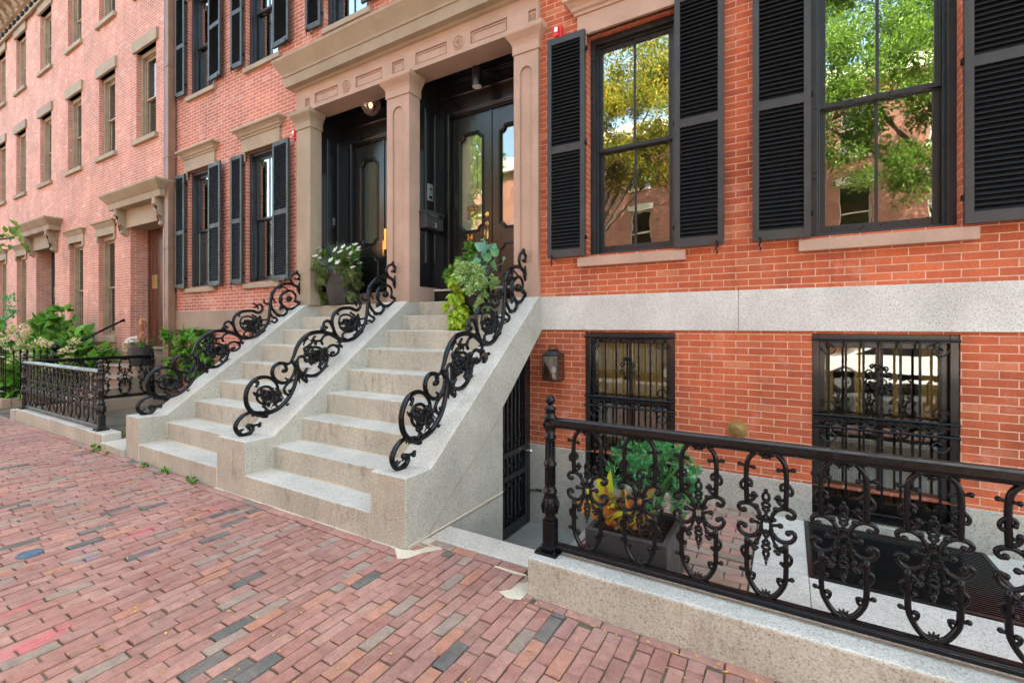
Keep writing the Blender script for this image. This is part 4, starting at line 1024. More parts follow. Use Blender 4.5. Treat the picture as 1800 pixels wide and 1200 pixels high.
# ---------------------------------------------------------------- scroll railings
def stair_rail(x, label):
    root = thing('stair_railing', label, 'railing', (x, -2.1, .53), 'cast iron scroll railings on the stoop')
    return root
def rail_mesh(parent, x):
    m = MB()
    for pts, a, b, c in SCROLL:
        q = spl(pts, 4); n = len(q)
        m.tube([(x, p[0], p[1]) for p in q], rad3(n, a*1.08, b*1.12, c*1.08), 7)
    m2 = m
    for (y, z, r) in SBALL[:30]: m2.ball((x+random.uniform(-.006, .006), y, z), r, 7, 5)
    m3 = m
    for (y, z, a) in LEAFTIPS:
        for s in (-1, 1):
            dy, dz = math.cos(R(a)), math.sin(R(a))
            m3.tube(spl([(x+s*.004, y, z), (x+s*.012, y+.035*dy, z+.035*dz), (x+s*.018, y+.06*dy+.012*dz, z+.06*dz)], 3), [.016, .015, .014, .012, .010, .007, .003], 5)
    for (y, z) in ((-1.62, .80), (-1.13, 1.19), (-.62, 1.60), (-.30, 1.85), (-2.06, .53)):
        m3.box(x-.018, x+.018, y-.02, y+.02, z-.06, z+.0)
    build('scroll_panel', m, M['iron'], parent, smooth=True)
    cl = {}
    for b in SBALL[30:]:
        k = min(range(3), key=lambda i: (b[0]-RC[i][0])**2 + (b[1]-RC[i][1])**2); cl.setdefault(k, []).append(b)
    for k, bs in cl.items():
        q = MB(); c = RC[k]
        for (y, z, r) in bs:
            q.ball((x+random.uniform(-.010, .010), y, z), r, 7, 5); q.tube([(x, c[0], c[1]), (x, y, z)], .010, 5)
        for i in range(11):
            a = i*2.4; R0 = .045 + .05*random.random(); y0, z0 = c[0]+R0*math.cos(a), c[1]+R0*math.sin(a)
            q.ball((x+random.uniform(-.022, .022), y0, z0), .026, 8, 5, sc=(.6, .5+.9*abs(math.cos(a)), .5+.9*abs(math.sin(a))))
            q.tube(spl([(x, c[0], c[1]), (x+.01, c[0]+R0*.8*math.cos(a+.5), c[1]+R0*.8*math.sin(a+.5)), (x+.014, c[0]+(R0+.035)*math.cos(a+.2), c[1]+(R0+.035)*math.sin(a+.2))], 3), [.010, .010, .009, .009, .008, .006, .004], 5)
        build('rosette', q, M['iron'], parent, smooth=True)
RC = [(-1.79, .90), (-1.22, 1.32), (-.73, 1.71)]
LEAFTIPS = [(p[0][-1][0], p[0][-1][1], random.randint(0, 360)) for p in SCROLL[::2]] + [(p[0][len(p[0])//2][0], p[0][len(p[0])//2][1], random.randint(0, 360)) for p in SCROLL[::3]] + [(-1.42, 1.13, 60), (-1.42, 1.13, -100), (-1.42, 1.10, -60), (-.93, 1.48, 80), (-.93, 1.48, 200), (-.35, 2.05, 80), (-.35, 2.0, 250), (-1.86, .69, 180), (-1.86, .69, 120)]
r1 = stair_rail(-4.83, 'cast iron scroll railing on the middle cheek wall between the two stair flights')
rail_mesh(r1, -4.83)
r1.rotation_euler = (0, 0, -math.atan(.051))
dup(r1, loc=(-7.06, -2.1, .53), rot=(0, 0, -math.atan(.098)), label='cast iron scroll railing on the leftmost cheek wall, in front of the middle house')
dup(r1, loc=(-2.64, -2.1, .53), rot=(0, 0, 0), label='cast iron scroll railing on the right cheek wall, beside the lime green planter')
# the old stair flights splay slightly towards the door
for o in ST.children:
    for v in o.data.vertices:
        x, y = v.co.x, v.co.y
        v.co.x = x + .0213*max(0, -2.46-x)*(y+2.24)

# ---------------------------------------------------------------- cast-iron fence
def motif_mesh():
    m = MB()
    KR = 1.3
    def T(p): return ((p[0]-185)*.000857, 0, (670-p[1])*.000936)
    def both(pts, r, ball=None, n=6, sub=3):
        q = spl(pts, sub)
        for s in (1, -1): m.tube([((T(p)[0])*s, T(p)[1] + (p[2] if len(p) > 2 else 0), T(p)[2]) for p in q], r*KR, n)
        if ball:
            for s in (1, -1): m.ball((T(ball)[0]*s, -.004, T(ball)[2]), ball[2]*1.12, 6, 4)
    both([(85, 565), (82, 480), (82, 390), (92, 330), (125, 290), (155, 277), (187, 272)], .0105, sub=3)
    both([(85, 745), (84, 840), (86, 940), (103, 990), (140, 1040), (187, 1060)], .0105, sub=3)
    both([(70, 612), (50, 610), (40, 590), (58, 572), (100, 568), (140, 592), (158, 632), (160, 650)], .0085, (72, 606, .013))
    both([(75, 690), (52, 684), (38, 702), (58, 735), (102, 745), (145, 722), (158, 690), (160, 675)], .0085, (74, 692, .013))
    both([(88, 480), (60, 492), (52, 465), (78, 438), (108, 446), (108, 468)], .007, (106, 468, .010))
    both([(86, 555), (112, 548), (128, 525), (118, 508)], .007, (122, 512, .013)); both([(90, 520), (110, 528), (132, 520)], .006, (135, 520, .009))
    both([(88, 770), (112, 782), (128, 800), (118, 812)], .007, (124, 806, .013)); both([(90, 800), (112, 795), (134, 802)], .006, (137, 800, .009))
    both([(86, 800), (58, 820), (62, 850), (88, 872), (108, 860)], .007, (106, 858, .010))
    both([(86, 375), (104, 366), (118, 372)], .006, (121, 368, .011)); both([(84, 362), (62, 362), (50, 356)], .006, (46, 358, .011))
    both([(87, 930), (68, 938), (58, 932)], .006, (54, 932, .011)); both([(108, 985), (122, 968), (126, 948), (112, 945)], .006, (112, 946, .011))
    both([(148, 288), (160, 300), (172, 296)], .006, (160, 288, .014))
    # centre cross
    for (cx, cy, rx, ry) in ((185, 675, 26, 34), (185, 628, 10, 12), (185, 722, 10, 12), (185, 585, 16, 10), (185, 562, 20, 12), (185, 765, 16, 10), (185, 790, 20, 12), (185, 520, 17, 24), (185, 822, 13, 20)):
        m.tube([T((cx+rx*math.cos(i*math.pi/5), cy+ry*math.sin(i*math.pi/5))) for i in range(10)], .0078, 5, closed=True)
    for (x, y, r) in ((185, 485, .011), (185, 546, .011), (185, 603, .010), (185, 650, .009), (185, 700, .009), (185, 745, .010), (185, 808, .010), (185, 850, .012), (185, 300, .016), (185, 285, .014), (185, 538, .010)):
        m.ball((0, -.003, T((x, y))[2]), r, 6, 4)
    both([(160, 668), (138, 664), (118, 660)], .006, (112, 660, .013)); both([(165, 645), (148, 610), (138, 580)], .006, (136, 576, .012)); both([(165, 705), (150, 740), (138, 770)], .006, (136, 772, .012))
    both([(160, 650), (145, 636)], .006, (142, 634, .010)); both([(160, 700), (146, 712)], .006, (143, 715, .010))
    m.tube([T((185, 868)), T((185, 890))], [.008, .002], 5)
    for a in (-60, -30, 0, 30, 60, 150, 210, 180): m.tube([T((185, 1050)), (T((185, 1050))[0]+.036*math.sin(R(a)), -.006, T((185, 1050))[2]+.036*math.cos(R(a)))], [.012, .003], 5)
    m.ball(T((185, 1050)), .017, 7, 5)
    for a in (-70, -35, 35, 70, 150, 210): m.tube([T((185, 285)), (.036*math.sin(R(a)), -.006, T((185, 285))[2]-.036*math.cos(R(a)))], [.010, .003], 5)
    return m
_m = build('iron_panel', motif_mesh(), M['iron'], smooth=True); MOTIF = _m.data; bpy.data.objects.remove(_m)
MOTIF2 = MOTIF.copy(); MOTIF2.materials.clear(); MOTIF2.materials.append(M['ironold'])
POSTP = [(0, .0), (.036, 0), (.040, .01), (.030, .025), (.046, .05), (.050, .09), (.044, .14), (.036, .165), (.046, .175), (.046, .19), (.036, .20), (.034, .22), (.031, .345), (.040, .352), (.043, .365), (.036, .375), (.031, .39), (.029, .52), (.040, .53), (.040, .545), (.030, .555), (.037, .60), (.040, .63), (.033, .655), (.044, .66), (.044, .67), (.034, .68), (.032, .715), (.040, .72), (.034, .735), (.018, .745), (.018, .757), (0, .757)]
def post(parent, x, y, z, mt, top=1.178, base=.235):
    m = MB(); hb = .435
    m.box(x-.075, x+.075, y-.075, y+.075, z, z+.016)
    for sx in (-1, 1):
        for sy in (-1, 1): m.lathe([(0, 0), (.012, 0), (.012, .012), (0, .014)], (x+sx*.058, y+sy*.058, z+.016), 6)
    c = .014; a = .043
    oct_ = [(x-a+c, y-a), (x+a-c, y-a), (x+a, y-a+c), (x+a, y+a-c), (x+a-c, y+a), (x-a+c, y+a), (x-a, y+a-c), (x-a, y-a+c)]
    m.prism(oct_, z+.016, z+.205, 'z'); m.prism([(x+(p-x)*1.12, y+(q-y)*1.12) for p, q in oct_], z+.016, z+.05, 'z')
    o = build('post', m, M[mt], parent, bevel=.003)
    m = MB(); m.lathe([(r*1.0, zz*.97) for r, zz in POSTP], (x, y, z+.205), 16, flute=.0)
    for i in range(8):
        an = i*math.pi/4
        m.tube([(x+.047*math.cos(an), y+.047*math.sin(an), z+.25), (x+.054*math.cos(an), y+.054*math.sin(an), z+.30), (x+.040*math.cos(an), y+.040*math.sin(an), z+.355)], [.006, .010, .003], 5)
        m.tube([(x+.034*math.cos(an), y+.034*math.sin(an), z+.78), (x+.044*math.cos(an), y+.044*math.sin(an), z+.81), (x+.034*math.cos(an), y+.034*math.sin(an), z+.835)], [.004, .009, .003], 5)
        m.tube([(x+.032*math.cos(an), y+.032*math.sin(an), z+.43), (x+.029*math.cos(an), y+.029*math.sin(an), z+.70)], .005, 4)
    build('baluster_column', m, M[mt], o, smooth=True)
    m = MB(); m.ball((x, y, z+.205+.757*.97+.022), .032, 14, 10); build('ball_finial', m, M[mt], o, smooth=True)
def fence(label, p0, p1, zc, mt, first, step, n, posts, group='ornamental cast iron fences'):
    """runs from p0 to p1 (xy), rails and posts; panels every step from first"""
    d = Vector((p1[0]-p0[0], p1[1]-p0[1])); L = d.length; d.normalize(); nr = Vector((-d.y, d.x))
    root = thing('iron_fence', label, 'fence', (p0[0], p0[1], zc), group)
    m = MB(); tr = [(-.034, 1.035), (-.036, 1.05), (-.028, 1.078), (-.012, 1.09), (.012, 1.09), (.028, 1.078), (.036, 1.05), (.034, 1.035), (.016, 1.026), (-.016, 1.026)]
    def sec(pr, name):
        q = MB(); vs = []
        for s in (0, L):
            for (o, z) in pr: vs.append((p0[0]+d.x*s+nr.x*o, p0[1]+d.y*s+nr.y*o, z + zc - .235))
        k = len(pr); q.add(vs, [(i, (i+1) % k, k+(i+1) % k, k+i) for i in range(k)] + [tuple(range(k-1, -1, -1)), tuple(range(k, 2*k))])
        build(name, q, M[mt], root, bevel=.003)
    sec(tr, 'top_rail')
    sec([(-.022, .262), (.022, .262), (.022, .284), (.012, .288), (.012, .306), (-.012, .306), (-.012, .288), (-.022, .284)], 'bottom_rail')
    for i in range(n):
        s = first + i*step
        o = bpy.data.objects.new('iron_panel', MOTIF if mt == 'iron' else MOTIF2); S.collection.objects.link(o); o.parent = root
        o.location = (d.x*s, d.y*s, .668-.235); o.rotation_euler = (0, 0, math.atan2(d.y, d.x))
    for (x, y) in posts: post(root, x, y, zc, mt)
    return root
fence('black cast iron fence with oval scroll panels at right, above the granite curb', (-1.30, -2.14), (2.4, -2.14), .235, 'iron', .25, .3185, 11, [(-1.30, -2.14)])
fence('bronzed cast iron fence on the low stone curb at left, facing the sidewalk', (-11.62, -2.15), (-8.30, -2.15), .20, 'ironold', .22, .32, 10, [(-11.62, -2.15), (-8.30, -2.15)])
fence('black cast iron side fence running back to the house from the far corner post', (-11.62, -2.07), (-11.62, -.27), .20, 'iron', .28, .36, 5, [(-11.62, -.24)])

# curbs
def stone_block(name, label, cat, boxes, mt, bevel=.012, group=None, front=None):
    m = MB()
    for b in boxes: m.box(*b, front=front)
    o = build(name, m, [M[k] for k in mt] if isinstance(mt, (list, tuple)) else M[mt], bevel=bevel)
    return tag(o, label, cat, group)
stone_block('stone_curb', 'low granite curb carrying the black fence at right', 'curb', [(-1.39, 4.5, -2.28, -2.02, -.2, .235)], ['granite', 'granite_tan'], front=1)
stone_block('stone_curb', 'low tan curb carrying the bronzed fence at left', 'curb', [(-11.75, -8.9, -2.25, -2.03, -.2, .20), (-8.896, -7.97, -2.253, -2.03, -.2, .198), (-11.93, -11.755, -2.27, -1.9, -.2, .18)], ['granite', 'granite_tan'], front=1)
stone_block('stone_curb', 'brown curb under the side fence beside the brownstone steps', 'curb', [(-11.72, -11.52, -2.02, -.01, -.2, .20)], 'brown')
stone_block('stone_curb', 'brownstone curb in front of the hydrangeas at far left', 'curb', [(-24, -13.75, -2.0, -1.86, -.2, .17), (-13.9, -13.76, -1.855, -1.3, -.2, .17)], 'brown')
stone_block('step_slab', 'flat granite slab between the left curb and the left cheek wall', 'slab', [(-7.955, -7.26, -2.27, -1.95, -.1, .10)], ['granite_tread', 'granite_tan'], front=1)

# ---------------------------------------------------------------- ground
def sheet(name, x0, x1, y0, y1, z, mt, kind='structure'):
    m = MB(); m.quad((x0, y0, z), (x1, y0, z), (x1, y1, z), (x0, y1, z)); o = build(name, m, M[mt]); o['kind'] = kind; return o
m = MB()   # one base sheet with pits left open
for (x0, x1, y0, y1, z) in ((-60, 60, -5.42, -2.05, -.012), (-60, -2.64, -2.05, 9, -.012), (-2.64, -2.44, -2.05, -.87, -.012), (-2.44, -1.42, -2.05, -1.985, -.012), (-1.42, 60, -2.05, 9, -.056)):
    m.quad((x0, y0, z), (x1, y0, z), (x1, y1, z), (x0, y1, z))
o = build('ground', m, M['moss'], fixn=False); o['kind'] = 'structure'
sheet('street', -80, 80, -12.4, -5.6, -.16, 'asphalt')
m = MB(); m.box(-80, 80, -5.6, -5.42, -.3, .0); structure(build('granite_kerb', m, M['granite'], bevel=.01))
m = MB(); m.box(-80, 80, -12.6, -12.4, -.3, .0); structure(build('granite_kerb', m, M['granite'], bevel=.01))
sheet('far_sidewalk', -80, 80, -17, -12.6, 0, 'brown')
def brick_top(m, cx, cy, lx, ly, ang=0., z=0.0, jz=.0022, ch=.004, dep=.022, irr=.0028):
    a = R(ang); ca, sa = math.cos(a), math.sin(a); hx, hy = lx/2, ly/2
    dz = random.gauss(0, jz); tx, ty = random.gauss(0, .010), random.gauss(0, .006)
    # slightly irregular outline
    n = [(-hx, -hy), (0, -hy), (hx, -hy), (hx, -hy*.33), (hx, hy*.33), (hx, hy), (0, hy), (-hx, hy), (-hx, hy*.33), (-hx, -hy*.33)]
    n = [(p[0] + random.uniform(-irr, irr), p[1] + random.uniform(-irr, irr)) for p in n]
    vs = []
    for k, (sh, zz) in enumerate(((0, -dep), (0, -ch), (ch, 0))):
        for p in n:
            px = p[0] - (ch if p[0] > 0 else -ch) * (1 if sh else 0) * (abs(p[0]) > .2*hx); py = p[1] - (ch if p[1] > 0 else -ch) * (1 if sh else 0) * (abs(p[1]) > .6*hy)
            q = (cx + px*ca - py*sa, cy + px*sa + py*ca)
            vs.append((q[0], q[1], z + zz + dz + px*tx + py*ty))
    k = len(n); fs = []
    for l in range(2):
        for i in range(k): fs.append((l*k+i, l*k+(i+1) % k, (l+1)*k+(i+1) % k, (l+1)*k+i))
    fs.append(tuple(2*k+i for i in range(k)))
    m.add(vs, fs)
m = MB(); random.seed(5)
PX, PY = .0835, .2165
x = -16.0
def slab_zone(x, y): return -2.43 < x < -1.53 and y > -2.16
while x < 3.0:
    yoff = random.uniform(0, 1)*.35*PY + (PY/2 if int(round((x+16)/PX)) % 2 else 0)
    ytop = -2.345
    if -2.45 < x < -1.38: ytop = -2.085
    y = -5.40 - yoff
    while y < ytop:
        y1 = min(y + PY + random.uniform(-.006, .006), ytop); y0 = max(y, -5.40)
        if y1 - y0 > .035:
            if random.random() < .035 and y1-y0 > .18:
                ym = y0 + (y1-y0)*random.uniform(.35, .6)
                brick_top(m, x, (y0+ym)/2, PX-.006, ym-y0-.006, random.gauss(0, .8)); brick_top(m, x, (ym+y1)/2, PX-.006, y1-ym-.006, random.gauss(0, .8))
            else:
                brick_top(m, x+random.gauss(0, .0012), (y0+y1)/2, PX-.0072, y1-y0-.0085, random.gauss(0, .7), jz=.0032)
        y = y1
    x += PX
# border course along the stonework
x = -16.0
while x < 3.0:
    L_ = .212 + random.uniform(-.01, .006); cx = x + L_/2
    if not (-2.44 < cx < -1.40): brick_top(m, cx, -2.297, L_-.007, .082, random.gauss(0, .8))
    elif cx < -1.5: brick_top(m, cx, -2.035, L_-.007, .080, random.gauss(0, 1))
    x += L_
pv = structure(build('brick_sidewalk', m, M['pave'], fixn=False))
# cream mortar patches near the slab and the right curb
m = MB()
for poly in ([(-2.47, -2.25), (-2.40, -2.33), (-2.25, -2.12), (-2.30, -1.99), (-2.44, -1.99)], [(-1.53, -2.34), (-1.39, -2.34), (-1.39, -1.98), (-1.47, -1.98), (-1.5, -2.1)], [(-5.1, -2.263), (-2.45, -2.263), (-2.45, -2.235), (-5.1, -2.235)]):
    m.prism(poly, -.011, -.003, 'z')
structure(build('mortar_patch', m, M['cream']))
m = MB(); random.seed(3)
for poly in ([(-2.52, -2.275), (-2.45, -2.33), (-2.40, -2.37), (-2.34, -2.33), (-2.30, -2.20), (-2.22, -2.09), (-2.26, -2.075), (-2.33, -2.12), (-2.38, -2.22), (-2.445, -2.245)], [(-1.56, -2.335), (-1.48, -2.38), (-1.395, -2.345), (-1.395, -2.06), (-1.43, -2.07), (-1.455, -2.16), (-1.49, -2.2), (-1.50, -2.29)], [(-1.75, -2.085), (-1.5, -2.08), (-1.5, -2.10), (-1.6, -2.112), (-1.75, -2.105)]):
    m.prism([(a+random.uniform(-.006, .006), b+random.uniform(-.006, .006)) for a, b in poly], .0, .0065, 'z')
structure(build('mortar_patch', m, M['cream'], bevel=.003))
# entry slab and the sunken pit in front of the gate under the stairs
stone_block('stone_slab', 'grey granite threshold slab between the right cheek wall and the fence post', 'slab', [(-2.435, -1.40, -1.985, -1.735, -.12, .002)], 'granite')
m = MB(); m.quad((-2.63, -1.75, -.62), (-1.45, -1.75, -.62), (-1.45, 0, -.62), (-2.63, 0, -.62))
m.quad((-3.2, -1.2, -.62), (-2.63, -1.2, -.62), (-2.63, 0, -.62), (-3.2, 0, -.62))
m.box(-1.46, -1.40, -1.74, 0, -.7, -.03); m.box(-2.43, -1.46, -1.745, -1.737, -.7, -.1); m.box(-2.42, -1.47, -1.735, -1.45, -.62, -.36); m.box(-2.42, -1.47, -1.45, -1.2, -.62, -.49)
structure(build('pit_floor', m, M['granite_pit_shade']))
m = MB(); random.seed(8)
y = -2.0
r_ = 0
while y < -.04:
    x = -1.40 - (.1 if r_ % 2 else 0)
    while x < -.23:
        x1 = min(x+.205, -.225); x0 = max(x, -1.39)
        if x1-x0 > .04: brick_top(m, (x0+x1)/2, y+.05, x1-x0-.008, .092, 0, z=-.032)
        x = x1
    y += .101; r_ += 1
structure(build('brick_paving', m, M['pave2'], fixn=False))
stone_block('stone_slab', 'grey slab paving around the black grate behind the fence', 'slab', [(-.215, .12, -2.02, -1.06, -.12, -.028), (-.215, .12, -1.055, -.03, -.12, -.027), (.123, 4.4, -2.02, -1.08, -.12, -.028), (1.262, 4.4, -1.075, -.03, -.12, -.029)], 'granite', bevel=.004)
m = MB()
m.box(.125, 1.26, -1.075, -.03, -.12, -.10)
build_gr = MB()
build_gr.box(.125, .150, -1.07, -.035, -.10, -.020); build_gr.box(1.235, 1.26, -1.07, -.035, -.10, -.020); build_gr.box(.150, 1.235, -1.07, -1.045, -.10, -.021); build_gr.box(.150, 1.235, -.06, -.035, -.10, -.021)
for i in range(34): build_gr.box(.150, 1.235, -1.043+i*.029, -1.043+i*.029+.010, -.06, -.024)
for i in range(5): build_gr.box(.30+i*.2, .308+i*.2, -1.043, -.06, -.07, -.028)
gr = tag(build('area_grate', build_gr, M['black']), 'black metal grate in the slab below the right barred window', 'grate')
build('grate_pit', m, M['dark'], gr)
# water valve cover
m = MB(); c = (-4.76, -3.69, .0)
c = (-4.76, -3.69, .003)
m.lathe([(0, -.01), (.075, -.01), (.075, .004), (.062, .008), (.058, .004), (0, .004)], c, 26)
m.box(c[0]-.05, c[0]+.05, c[1]-.008, c[1]+.008, .004, .010); m.box(c[0]-.03, c[0]+.03, c[1]+.022, c[1]+.034, .004, .009); m.box(c[0]-.03, c[0]+.03, c[1]-.034, c[1]-.022, .004, .009)
tag(build('valve_cover', m, paint_mat('blue sprayed iron', (.05, .085, .13), .55), bevel=.002), 'small round blue valve cover set in the brick sidewalk', 'valve cover')

# ---------------------------------------------------------------- gate under the stoop
gt = thing('iron_gate', 'black iron gate with scrolls under the right side of the stoop', 'gate', (-2.62, -.5, -.6))
m = MB(); x = -2.60
ya, yb, za, zb = -.93, -.17, -.60, 1.40
m.box(x-.02, x+.02, yb, yb+.05, za, zb); m.box(x-.02, x+.02, ya-.05, ya, za, zb); m.box(x-.018, x+.018, ya, yb, za, za+.12); m.box(x-.018, x+.018, ya, yb, .25, .31); m.box(x-.018, x+.018, ya, yb, .0, .06)
m.box(x-.02, x+.02, yb+.055, yb+.12, za-.0, zb)
build('gate_frame', m, M['black'], gt, bevel=.003)
m = MB()
for i in range(9):
    y = ya + .05 + i*(yb-ya-.1)/8; m.box(x-.008, x+.008, y-.008, y+.008, za+.1, zb)
build('bar_set', m, M['iron'], gt)
m = MB()
for zz in (-.08, .13, .42, -.42):
    for i in range(6):
        cy = ya+.08+i*(yb-ya-.16)/5
        pts = []
        for k in range(13):
            a = k*.5 + (0 if i % 2 else math.pi); rr = .055*(1-k/16); pts.append((x+.016, cy+rr*math.cos(a), zz+rr*math.sin(a)))
        m.tube(pts, .006, 5); m.ball(pts[-1], .011, 6, 4)
build('scroll_work', m, M['iron'], gt)
m = MB(); m.box(x-.022, x-.018, ya, yb, za, zb); build('mesh_backing', m, M['dark'], gt)
m = MB(); m.tube([(x+.0, yb+.03, .24), (x+.06, yb+.03, .24)], .010, 8); m.ball((x+.075, yb+.03, .24), .026, 12, 8); build('door_knob', m, M['steel'], gt, smooth=True)
m = MB(); m.box(-2.52, -2.44, -.026, -.0, -.25, -.22); m.tube([(x, yb+.09, -.235), (-2.46, -.02, -.235)], .010, 6); build('hinge', m, M['black'], gt)

# ---------------------------------------------------------------- downspouts
def pipe(x, y, r, z0, z1, mt, label, square=False):
    m = MB(); n = 12; k = 12; pts = [(x+random.gauss(0, .006), y, z0+(z1-z0)*i/k) for i in range(k+1)]
    if square:
        m.box(x-r, x+r, y-r, y+r, z0, z1)
    else: m.tube(pts, r, n)
    z = z0+1.2
    while z < z1:
        if square: m.box(x-r-.008, x+r+.008, y-r-.008, y+r+.03, z-.02, z+.02)
        else: m.tube([(x, y, z-.03), (x, y, z+.03)], r+.010, n); m.box(x-r-.03, x+r+.03, y+r*.4, -.0, z-.012, z+.012)
        z += 1.9
    return tag(build('downspout', m, M[mt], smooth=False, bevel=.004 if square else 0), label, 'downspout')
pipe(-11.36, -.075, .052, .2, 12.3, 'pipegrey', 'thin grey brown round downspout, the left one of the pair')
pipe(-11.16, -.095, .070, .2, 12.3, 'copper', 'thick brown square downspout, the right one of the pair', True)

# ---------------------------------------------------------------- brownstone steps of the far house
AS = thing('side_stoop', 'worn brownstone steps leading to the mahogany door at left', 'stoop', (-12.6, -1, 0))
for i, (y, z) in enumerate(((-1.34, .2), (-1.06, .4), (-.78, .6), (-.50, .8), (-.15, 1.0), (.02, 1.18))):
    m = MB(); m.prism([(.34, z-.22), (y+.03, z-.22), (y+.03, z-.06), (y-.005, z-.045), (y-.012, z-.02), (y+.01, z), (.34, z)], -13.6 if i < 4 else -13.33, -11.74)
    build('step', m, M['brown'], AS, bevel=.006)
m = MB(); m.box(-13.62, -11.73, -.7, -.02, -.1, .4); build('step_base', m, M['brown'], AS)
hr = thing('handrail', 'slanting black iron handrail rising from a newel to the far brick wall', 'handrail', (-13.68, -1.2, 0))
m = MB(); m.tube([(-13.68, -1.17, 1.10), (-13.66, -.02, 1.80)], .024, 8); m.ball((-13.66, -.02, 1.80), .045, 8, 6, sc=(1, .4, 1)); build('rail', m, M['iron'], hr, smooth=True)
m = MB(); m.lathe([(0, 0), (.05, 0), (.05, .9), (.085, .93), (.09, 1.02), (.07, 1.08), (.03, 1.12), (.06, 1.15), (.07, 1.2), (.03, 1.26), (0, 1.27)], (-13.68, -1.22, 0), 12); build('newel', m, M['iron'], hr)
def spear_fence(label, pts, n):
    root = thing('spear_fence', label, 'fence', (*pts[0], 0), 'black spear-topped fences around the hydrangeas')
    a, b = Vector(pts[0]), Vector(pts[1])
    r = MB()
    for z in (.30, 1.02): r.tube([(a.x, a.y, z), (b.x, b.y, z)], .012, 6)
    build('rail', r, M['iron'], root)
    for i in range(n):
        p = a + (b-a)*i/(n-1); m = MB()
        m.tube([(p.x, p.y, .17), (p.x, p.y, 1.1)], .011, 6); m.tube([(p.x, p.y, 1.09), (p.x, p.y, 1.115), (p.x, p.y, 1.19)], [.014, .026, .002], 6)
        build('picket', m, M['iron'], root)
spear_fence('spear-topped black fence along the front of the hydrangea bed', ((-13.85, -1.93), (-17.6, -1.93)), 27)
spear_fence('spear-topped black fence returning towards the iron newel', ((-13.80, -1.82), (-13.74, -1.33)), 6)
# ---------------------------------------------------------------- plants
BIG = True
def rv(s=1.0):
    v = Vector((random.gauss(0, 1), random.gauss(0, 1), random.gauss(0, 1))); return v.normalized() * s
def leaf(m, p, d, up, L, w, fold=.25, droop=.2, mi=0, pet=False):
    """pointed leaf from p along d; 6 verts, folded along the midrib"""
    d = d.normalized(); s = d.cross(up)
    if s.length < 1e-4: s = d.orthogonal()
    s.normalize(); u = s.cross(d)
    a = p + d*L*.45; t = p + d*L - u*L*droop
    lf = a + s*w*.5 + u*w*fold; rt = a - s*w*.5 + u*w*fold
    lf2 = p + d*L*.15 + s*w*.28 + u*w*fold*.5; rt2 = p + d*L*.15 - s*w*.28 + u*w*fold*.5
    m.add([p, rt2, rt, t, lf, lf2, a], [(0, 1, 2, 6), (6, 2, 3), (0, 6, 4, 5), (6, 3, 4)], mi)
def bigleaf(m, p, d, up, L, w, fold=.15, droop=.2, mi=0):
    """broad leaf with a rounded outline, folded along the midrib"""
    d = d.normalized(); s = d.cross(up)
    if s.length < 1e-4: s = d.orthogonal()
    s.normalize(); u = s.cross(d); vs = []; ts = (0, .12, .32, .56, .8, 1); ws = (0, .36, .5, .44, .24, 0); tw = random.uniform(-.15, .15)
    for t, q in zip(ts, ws):
        c = p + d*L*t - u*L*droop*t*t
        for k in (-1, 0, 1): vs.append(c + s*w*q*k + u*w*(fold*abs(k)*q*2 + tw*k*t*q))
    m.add(vs, [f for i in range(5) for f in ((3*i, 3*i+1, 3*i+4, 3*i+3), (3*i+1, 3*i+2, 3*i+5, 3*i+4))], mi)
def blobs(n, c, r):
    out = []
    for i in range(n):
        v = rv() * (random.random()**.4)
        out.append((Vector((c[0]+v.x*r[0], c[1]+v.y*r[1], c[2]+v.z*r[2]))))
    return out
def foliage(m, c, r, n, L, w, clumps=14, outward=.7, droop=.25, shell=.55, mi=0, updir=.4):
    """leaves spread in clumps through an ellipsoid"""
    cs = []
    for i in range(clumps):
        v = rv() * (shell + (1-shell)*random.random()); cs.append((Vector((v.x*r[0], v.y*r[1], v.z*r[2])), random.uniform(.25, .5)))
    C0 = Vector(c); mr = min(r)
    for i in range(n):
        k, s = random.choice(cs)
        p = k + rv(random.random()**.5) * s * mr
        o = Vector((p.x/r[0], p.y/r[1], p.z/r[2]))
        d = (o.normalized()*outward + rv()*.6 + Vector((0, 0, updir)))
        sz = random.uniform(.7, 1.25)
        (bigleaf if L > .08 and L*sz < .3 and mi == 0 and BIG else leaf)(m, C0 + p, d, Vector((0, 0, 1)) + rv()*.5, L*sz, w*sz, droop=droop, mi=mi)
def stemset(m, base, tips, r=.006, mi=0):
    for t in tips:
        mid = (Vector(base) + Vector(t))/2 + rv(.05)
        m.tube(spl([base, tuple(mid), tuple(t)], 3), r, 5, mi=mi)
def flower(m, p, r, n=5, up=Vector((0, -.6, .8))):
    z = (up + rv()*.4).normalized(); a = z.orthogonal().normalized(); b = z.cross(a)
    for i in range(n):
        an = 2*math.pi*i/n; d = a*math.cos(an) + b*math.sin(an)
        leaf(m, p, d + z*.25, z, r, r*.95, fold=.05, droop=-.05)
def pot_round(label, x, y, z, h, rb, rm, rt, mt='pot'):
    m = MB(); m.lathe([(0, 0), (rb, 0), (rb+.01, .02), (rb+(rm-rb)*.55, h*.3), (rm, h*.68), (rm-.003, h*.8), (rt+.01, h*.97), (rt, h), (rt-.02, h), (rt-.03, h*.9), (0, h*.9)], (x, y, z), 40)
    o = tag(build('plant_pot', m, M[mt], smooth=True), label, 'plant pot')
    m = MB(); m.lathe([(0, h*.9), (rt-.03, h*.9), (rt-.05, h*.93), (0, h*.94)], (x, y, z), 20); build('soil', m, M['soil'], o)
    return o
random.seed(21)
